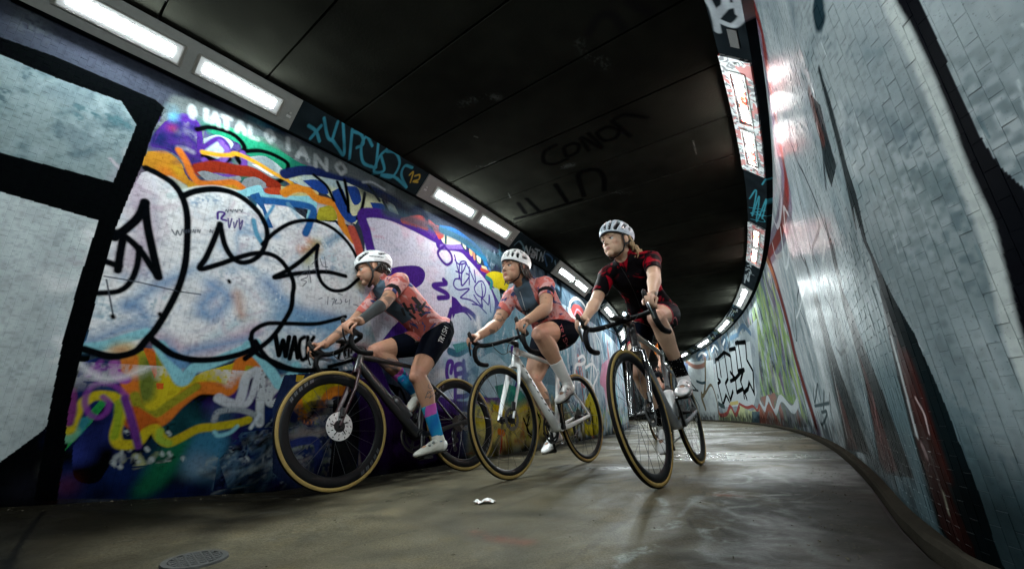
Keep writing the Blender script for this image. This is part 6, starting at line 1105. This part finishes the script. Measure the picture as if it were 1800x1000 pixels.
    for i in range(P.get('locks', 60)):
        az = rng.uniform(math.radians(105), math.radians(255)) if P['hair'] != 'loose' else rng.uniform(math.radians(80), math.radians(280)); c, s_ = math.cos(az), math.sin(az); x0 = np.array([-.01+.090*c, .076*s_, rng.uniform(-.005, .03)]); ln = {'short': rng.uniform(.03, .062), 'loose': rng.uniform(.07, .11), 'tail': rng.uniform(.03, .07)}[P['hair']]
        dn = np.array([-.25*abs(c), .12*s_, -1]); dn[:2] += rng.normal(0, .12, 2); x1 = x0+dn*ln*.5; x2 = x0+dn*ln+rng.normal(0, .005, 3)+(np.array([-.010, .012*np.sign(s_), .004]) if P['hair'] == 'loose' else 0)
        rod(mb, [H(*x0), H(*x1), H(*x2)], [.0075, .0085, .0025], 6)
    if P['hair'] == 'tail':
        for i in range(26):
            b = rng.normal(0, .007, 3); e_ = rng.normal(0, .014, 3); rod(mb, [H(*(np.array([-.085, .02, -.025])+b)), H(*(np.array([-.120, .045, -.040])+b)), H(*(np.array([-.135, .055, -.075])+e_)), H(*(np.array([-.120, .060, -.11])+e_*1.4))], [.005, .007, .006, .0015], 6)
    if P['hair'] == 'short': ell(mb, H(-.045, 0, -.015), np.array((.058, .070, .052))*hs, HR)
    hr = mb.build('hair', P['hairm'], root, smooth=180)
    return dict(root=root, MX=MX, V=V, F=Fq, H=H, HR=HR, shorts=shorts)
def hairmat(name, a, b):
    t = NT(name); o = t.obj(); mp = t.n('ShaderNodeMapping'); mp.inputs['Scale'].default_value = (1, 1, .25); t.L.new(o, mp.inputs[0]); n = t.noise(260, 3, .6, mp.outputs[0]); t.bump(n, .5, .002); return t.fin(t.mix(n, a, b), .45)
HD, HB, HBR = hairmat('dark_hair', (.010, .007, .005), (.035, .022, .014)), hairmat('blond_hair', (.16, .10, .045), (.42, .30, .15)), hairmat('brown_brow', (.06, .035, .02), (.10, .06, .035))
def lidmat(n, c): return simple(n, c, .5, obj=True)
INK = (.018, .032, .037)
RID = {}
RID[1] = rider(1, dict(label='man in white helmet and salmon jersey, tattooed arms, bent low on black bicycle', hip=(.170, 0, 1.005), neck=(.595, 0, 1.365), headc=(.668, -.012, 1.475), head=(-27, -8, 0), hs=1.07, helscale=.92, leg=1.07, skin=(.38, .20, .125), beard=(.10, .07, .055), jersey=(.47, .118, .098), steer=.0156,
    shoe=(.55, .54, .48), heelcup=(.75, .75, .73), helmet='aero', helc=(-.012, 0, .053), shellc=(.80, .81, .81), ventc=(.004, .005, .006), hair='short', hairm=HD, lid=lidmat('tan_eyelid', (.30, .17, .12)), sleeve=.70, shorts=.70, arm=1.02, tattoo=[('fore+1', .02, .95, INK, .96, 0, 0), ('upper+1', .80, 1.3, INK, .55, 38, .50), ('fore-1', .0, 1.0, INK, .55, 30, .45), ('hand+1', .0, .6, INK, .35, 60, .5), ('hand-1', 0, .5, INK, .35, 60, .5), ('shin-1', .1, .6, (.06, .07, .08), .7, 40, .48)],
    **{'sock+1': (.50, 'dye'), 'sock-1': (.50, 'dye'), 'toe+1': -5, 'toe-1': -30}, locks=50, elb=-.2, elo=.35))
RID[2] = rider(2, dict(label='woman in white helmet and salmon jersey riding the white bicycle in the middle', neck=(.585, 0, 1.325), headc=(.690, -.005, 1.437), head=(-11, 3, 8), hs=1.07, helscale=.89, skin=(.46, .26, .17), jersey=(.50, .130, .108), steer=-.0076, fat=1.13, leg=1.10, arm=1.08, face=1.10, lip=(.32, .12, .10),
    shoe=(.78, .78, .76), helmet='block', helc=(-.010, 0, .052), shellc=(.80, .81, .80), ventc=(.004, .005, .006), hair='loose', hairm=HD, lid=lidmat('fair_eyelid', (.30, .16, .12)), sleeve=.60, shorts=.62, strap_shoe=True, tattoo=[('fore-1', .22, .62, INK, .62, 34, .52), ('upper-1', .72, .95, INK, .6, 60, .5), ('shin-1', .12, .85, (.05, .05, .05), .72, 44, .46), ('upper+1', .66, .8, INK, .3, 50, .6)],
    **{'sock+1': (.55, (.7, .7, .68)), 'sock-1': (.86, (.68, .68, .66)), 'toe+1': -20, 'toe-1': -14}, locks=90))
RID[3] = rider(3, dict(label='blond woman in silver helmet and black-red jersey riding the grey bicycle', neck=(.560, 0, 1.330), headc=(.640, -.006, 1.445), head=(-24, 4, 4), hs=1.05, helscale=.92, skin=(.48, .305, .21), jersey=(.004, .003, .004), steer=-.083, arm=.95, leg=.98, tor=.94, shw=.155, lip=(.34, .13, .115),
    shoe=(.74, .74, .74), helmet='swoop', helc=(-.010, 0, .052), shellc=(.42, .48, .54), shellc2=(.66, .70, .74), ventc=(.004, .005, .006), hair='tail', hairm=HB, lid=lidmat('pale_eyelid', (.36, .22, .17)), sleeve=.72, shorts=.60, strap_shoe=True,
    **{'sock+1': (.66, (.004, .004, .004)), 'sock-1': (.66, (.004, .004, .004)), 'toe+1': -10, 'toe-1': -25}, locks=60, elo=.8))
RID[4] = rider(4, dict(label='rider in orange almost hidden behind the woman in black and red', neck=(.57, 0, 1.31), headc=(.66, 0, 1.44), head=(-10, 0, 0), skin=(.34, .20, .14), jersey=(.62, .16, .01), shoe=(.5, .5, .5), helmet='block', helc=(-.010, 0, .052), shellc=(.02, .02, .02), ventc=(.01, .01, .01), hair='short', hairm=HD, lid=lidmat('brown_eyelid', (.2, .1, .08)), vox=.008, **{'sock+1': (.05, (.01, .22, .07)), 'sock-1': (.05, (.01, .22, .07))}))
# ---------------------------------------------------------------- prints and tattoos laid on the surfaces they belong to
def bvh_of(o):
    dg = bpy.context.evaluated_depsgraph_get(); return BVHTree.FromObject(o, dg)
def child(k, nm): return next(c for c in RID[k]['root'].children if c.name.startswith(nm))
def bvh_k(k, nm): 
    o = child(k, nm); V = [v.co for v in o.data.vertices]; return BVHTree.FromPolygons(V, [p.vertices for p in o.data.polygons])
j1, s1, b1 = bvh_k(1, 'jersey'), bvh_k(1, 'shorts'), bvh_k(1, 'body'); s2, j2, b2_ = bvh_k(2, 'shorts'), bvh_k(2, 'jersey'), bvh_k(2, 'body'); s3, j3 = bvh_k(3, 'shorts'), bvh_k(3, 'jersey')
LTR = {'T': [[(0, 1), (1, 1)], [(.5, 1), (.5, 0)]], 'H': [[(0, 0), (0, 1)], [(1, 0), (1, 1)], [(0, .5), (1, .5)]], 'I': [[(.5, 0), (.5, 1)]], 'E': [[(1, 0), (0, 0)], [(0, 0), (0, 1)], [(0, 1), (1, 1)], [(0, .5), (.8, .5)]], 'S': [[(1, .9), (.4, 1), (0, .75), (.9, .3), (.5, 0), (0, .1)]], 'R': [[(0, 0), (0, 1)], [(0, 1), (.9, .8), (0, .5)], [(.2, .5), (1, 0)]], 'B': [[(0, 0), (0, 1)], [(0, 1), (.8, .8), (0, .5), (.9, .25), (0, 0)]], 'M': [[(0, 0), (0, 1)], [(0, 1), (.5, .4)], [(.5, .4), (1, 1)], [(1, 1), (1, 0)]], 'Y': [[(0, 1), (.5, .5)], [(1, 1), (.5, .5)], [(.5, .5), (.5, 0)]], 'A': [[(0, 0), (.5, 1)], [(.5, 1), (1, 0)], [(.2, .4), (.8, .4)]], 'L': [[(0, 1), (0, 0)], [(0, 0), (1, 0)]]}
def word(w_, o, ux, uy, gap=1.35):
    out = []; o, ux, uy = np.array(o, float), np.array(ux, float), np.array(uy, float)
    for i, ch in enumerate(w_):
        for st in LTR[ch]: out.append([tuple(o+ux*(i*gap+x)+uy*y) for x, y in st])
    return out
M1, M2, M3 = RID[1]['MX'], RID[2]['MX'], RID[3]['MX']
decal('short_print', child(1, 'shorts'), s1, M1, word('TRISH', (777, 604), (1.6, -4.2), (-7, -4)), .005, M_LETTERW)
decal('short_print', child(2, 'shorts'), s2, M2, word('TRISH', (980, 573), (2.2, 5.6), (6, -3)), .0045, M_LETTERP)
c3 = crop(1000, 370, 4.35); decal('short_print', child(3, 'shorts'), s3, M3, [c3(800, 820, 790, 850, 808, 895, 822, 890, 825, 850, 812, 818, 800, 820)], .008, M_LETTERP)
c4 = crop(560, 410, 5.2625)
decal('jersey_print', child(1, 'jersey'), j1, M1, [c4(860, 590, 935, 670), c4(880, 590, 945, 665), c4(900, 670, 980, 740), c4(925, 725, 990, 635), c4(935, 740, 960, 770), c4(780, 640, 830, 720), c4(800, 700, 880, 690), c4(840, 740, 900, 790), c4(770, 690, 800, 760), c4(850, 650, 890, 740)], .020, M_LETTERK)
c5 = crop(800, 420, 5.0)
decal('jersey_print', child(2, 'jersey'), j2, M2, [c5(545, 630, 640, 630), c5(580, 630, 600, 700), c5(620, 625, 620, 660), c5(655, 610, 640, 640), c5(560, 650, 590, 690), c5(730, 730, 790, 700), c5(720, 760, 760, 740)], .016, M_LETTERK)
decal('tattoo_lines', child(1, 'body'), b1, M1, [cQ(470, 215, 490, 240, 495, 280, 470, 290, 460, 250, 490, 260), cQ(455, 300, 450, 320, 470, 330, 490, 300, 470, 280), cQ(480, 270, 495, 300, 470, 310), cQ(430, 400, 450, 350, 470, 370, 460, 400, 500, 360, 520, 390, 500, 400), cQ(440, 370, 480, 345, 510, 350), cQ(430, 390, 520, 385), cQ(470, 225, 500, 215)], .004, M_INK, off=.0012)

decal('zip', child(2, 'jersey'), j2, M2, [[(914, 512), (918, 524), (924, 545), (930, 560)]], .004, M_LETTERW)
decal('zip', child(3, 'jersey'), j3, M3, [[(1092, 470), (1104, 490), (1116, 515), (1126, 540)]], .003, M_LETTERK)
# ================================================================ small things
def frame_at(px):
    th, r = on_floor([px])[0]; return pt(r, th, float(floor_z(th, r)))
# round cast drain cover with a diamond lattice
c = frame_at((343, 985)); root = empty('drain_cover', tuple(c)); M_IRON = simple('cast_iron', (.022, .023, .021), .55, .3, bump=.4)
e1, e2 = frame_at((385, 985)), frame_at((343, 977)); R0 = .5*(np.linalg.norm(e1-c)+.0)*1.18; nrm_ = np.cross(e1-c, e2-c); nrm_ = nrm_/np.linalg.norm(nrm_); nrm_ = nrm_ if nrm_[2] > 0 else -nrm_
R0 = min(max(np.linalg.norm(e1-c)*1.15, .06), .16); ux = nrm(e1-c); uy = np.cross(nrm_, ux)
mb = MB(); mb.lathe([(R0*.80, .001), (R0*.82, .006), (R0, .006), (R0*1.03, .0005)], ax=nrm_, n=48); mb.build('rim', M_IRON, root)
mb = MB(); mb.lathe([(0, .0010), (R0*.81, .0010)], ax=nrm_, n=40); mb.build('pan', simple('drain_dark', (.006, .006, .006), .9), root)
for dr in (1, -1):
    for i in range(-3, 4):
        o_ = i*R0*.25; h = math.sqrt(max(0, (R0*.8)**2-o_*o_)); d_ = nrm(ux*1.0+uy*dr*1.0); n_ = np.cross(nrm_, d_); mb = MB(); a = n_*o_-d_*h; b = n_*o_+d_*h; mb.tube([a+nrm_*.004, b+nrm_*.004], [(.0034, .0025)]*2, 6, up=nrm_); mb.build('bar', M_IRON, root)
tag(root, 'round iron drain cover with diamond lattice, low in the floor at left', 'drain cover')
# crumpled white wrapper
c = frame_at((852, 884)); root_ = None; rng = np.random.default_rng(4); V = []; n, m = 12, 7
for j in range(m):
    for i in range(n):
        u, v = i/(n-1)-.5, j/(m-1)-.5; fold = .016*math.exp(-((u-.12)/.25)**2)*(1-abs(v)*1.2); V.append(c+np.array([u*.085+.01*v, v*.05+.006*math.sin(9*u), .003+max(0, fold)+rng.uniform(0, .005)+(.006 if u < -.35 else 0)]))
Fc = [(j*n+i, j*n+i+1, (j+1)*n+i+1, (j+1)*n+i) for j in range(m-1) for i in range(n-1)]
t = NT('crumpled_paper'); p = t.pos(); nn = t.noise(60, 2, .5, p); M_PAP = t.fin(t.mix(t.ramp(nn, [(.56, 0.), (.60, .8)]), (.60, .60, .58), (.22, .08, .05)), .5)
o = mesh_obj('crumpled_wrapper', V, Fc, M_PAP, smooth=0); s_ = o.modifiers.new('t', 'SOLIDIFY'); s_.thickness = .0012; tag(o, 'small crumpled white wrapper lying on the floor below the white bicycle', 'litter')
# bar lamp on the grey bicycle
MX = bike_matrix(3); S3 = steer_fn(-.083); root = bpy.data.objects.new('bicycle_lamp', None); COL.objects.link(root); root.matrix_world = MX; tag(root, 'lit front lamp clamped to the bars of the grey bicycle', 'bicycle lamp')
mb = MB(); mb.tube(S3([(.905, .035, .872), (.945, .035, .872)]), [.017, .019], 16); mb.box(S3([(.895, .035, .858)])[0], (.02, .02, .02)); mb.build('lamp_body', M_PLASTIC, root)
t = NT('bar_lamp_lens'); t.b.inputs['Emission Color'].default_value = (.65, .9, 1, 1); t.b.inputs['Emission Strength'].default_value = 9; mb = MB(); mb.tube(S3([(.946, .035, .872), (.950, .035, .872)]), [.010, .009], 16); mb.build('lamp_lens', t.m, root)
# cycle computers on out-front mounts
for k, lb in ((1, 'small black cycle computer ahead of the bars of the black bicycle'), (3, 'small black cycle computer beside the lamp on the grey bicycle')):
    S_ = steer_fn(.0156 if k == 1 else -.083); root = bpy.data.objects.new('cycle_computer', None); COL.objects.link(root); root.matrix_world = bike_matrix(k); tag(root, lb, 'cycle computer'); mb = MB(); y = -.03 if k == 3 else 0; mb.box((.925, y, .872), (.075, .046, .014)); mb.V = [tuple(v) for v in S_(np.array(mb.V))]; mb.build('case', M_PLASTIC, root, bevel=.003)
    mb = MB(); mb.box((.925, y, .8798), (.055, .034, .001)); mb.V = [tuple(v) for v in S_(np.array(mb.V))]; mb.build('screen', simple('dim_screen', (.05, .06, .06), .15), root)
# bottles held in cages on the down and seat tubes
def bottle(k, base, d, m, lb, marks):
    root = bpy.data.objects.new('water_bottle', None); COL.objects.link(root); root.matrix_world = bike_matrix(k); tag(root, lb, 'water bottle'); mb = MB(); mb.lathe([(0, 0), (.033, 0), (.036, .006), (.036, .095), (.033, .105), (.036, .115), (.036, .15), (.026, .165)], base, d, 24); mb.build('flask', m, root)
    mb = MB(); mb.lathe([(.027, .160), (.028, .175), (.012, .180), (.010, .198), (0, .199)], base, d, 18); mb.build('cap', M_PLASTIC, root)
    if marks:
        mb = MB(); d = nrm(d); e = nrm(np.cross(d, [0, 1, 0])); b = np.array(base, float)
        for i, ch in enumerate('SIS'):
            for st in {'S': [[(1, .9), (.4, 1), (0, .75), (.9, .3), (.5, 0), (0, .1)]], 'I': [[(.5, 0), (.5, 1)]]}[ch]:
                pts = [(math.radians(50+80*(y-.5)*.6), .03+i*.026+x*.018) for x, y in (catmull(st, 3) if len(st) > 2 else st)]; mb.tube([b+d*h+(e*math.cos(a)+np.array([0, 1, 0])*math.sin(a))*.0368 for a, h in pts], .0016, 5)
        mb.build('bottle_print', M_LETTERK, root)
bottle(3, (.405, 0, .315), (-.284, 0, .959), simple('white_bottle', (.6, .6, .6), .3, obj=True), 'white water bottle with black letters in the frame of the grey bicycle', True)
bottle(1, (.47, 0, .385), (.66, 0, .75), simple('smoke_bottle', (.02, .02, .022), .3, obj=True), 'dark water bottle in the frame of the black bicycle', False)
# small plates screwed to the right-hand lamp ledge
th, z = on_rband([(1283, 66)])[0]; mb = MB(); bandbox(mb, 'R', math.degrees(th)-.14, math.degrees(th)+.14, .06, .12, .0005, .006, 1); tag(mb.build('metal_plate', M_IRON, None), 'small scratched metal plate on the dark ledge at the upper right', 'plate')

# grit, leaf crumbs and dust gathered along the foot of the walls
def grit():
    rng = np.random.default_rng(9); V = []; Fc = []
    for i in range(2600):
        side = rng.random() < .55; th = D2R(rng.uniform(-39.5, -26)); e_ = abs(rng.normal(0, .09)) if rng.random() < .8 else rng.uniform(0, 2.4)
        r = R_L+.01+e_ if side else 30.50+float(rad_off(th))-e_; 
        if not (R_L < r < 30.5+float(rad_off(th))): continue
        s_ = rng.uniform(.0008, .0028)*(1.8 if rng.random() < .06 else 1); c = pt(r, th, float(floor_z(th, r))+s_*.4); P = c+rng.normal(0, 1, (5, 3))*s_*np.array([1, 1, .45]); k = len(V); V += list(P); Fc += [(k, k+1, k+2), (k, k+2, k+3), (k, k+3, k+1), (k+4, k+2, k+1), (k+4, k+3, k+2), (k+4, k+1, k+3)]
    t = NT('grit'); n = t.noise(300, 2, .5, t.pos()); o = mesh_obj('grit', V, Fc, t.fin(t.mix(n, (.03, .028, .022), (.10, .09, .065)), .8, 0, .0), smooth=0); tag(o, 'fine grit and leaf crumbs scattered along the wall foot', 'grit', kind='stuff')
grit()
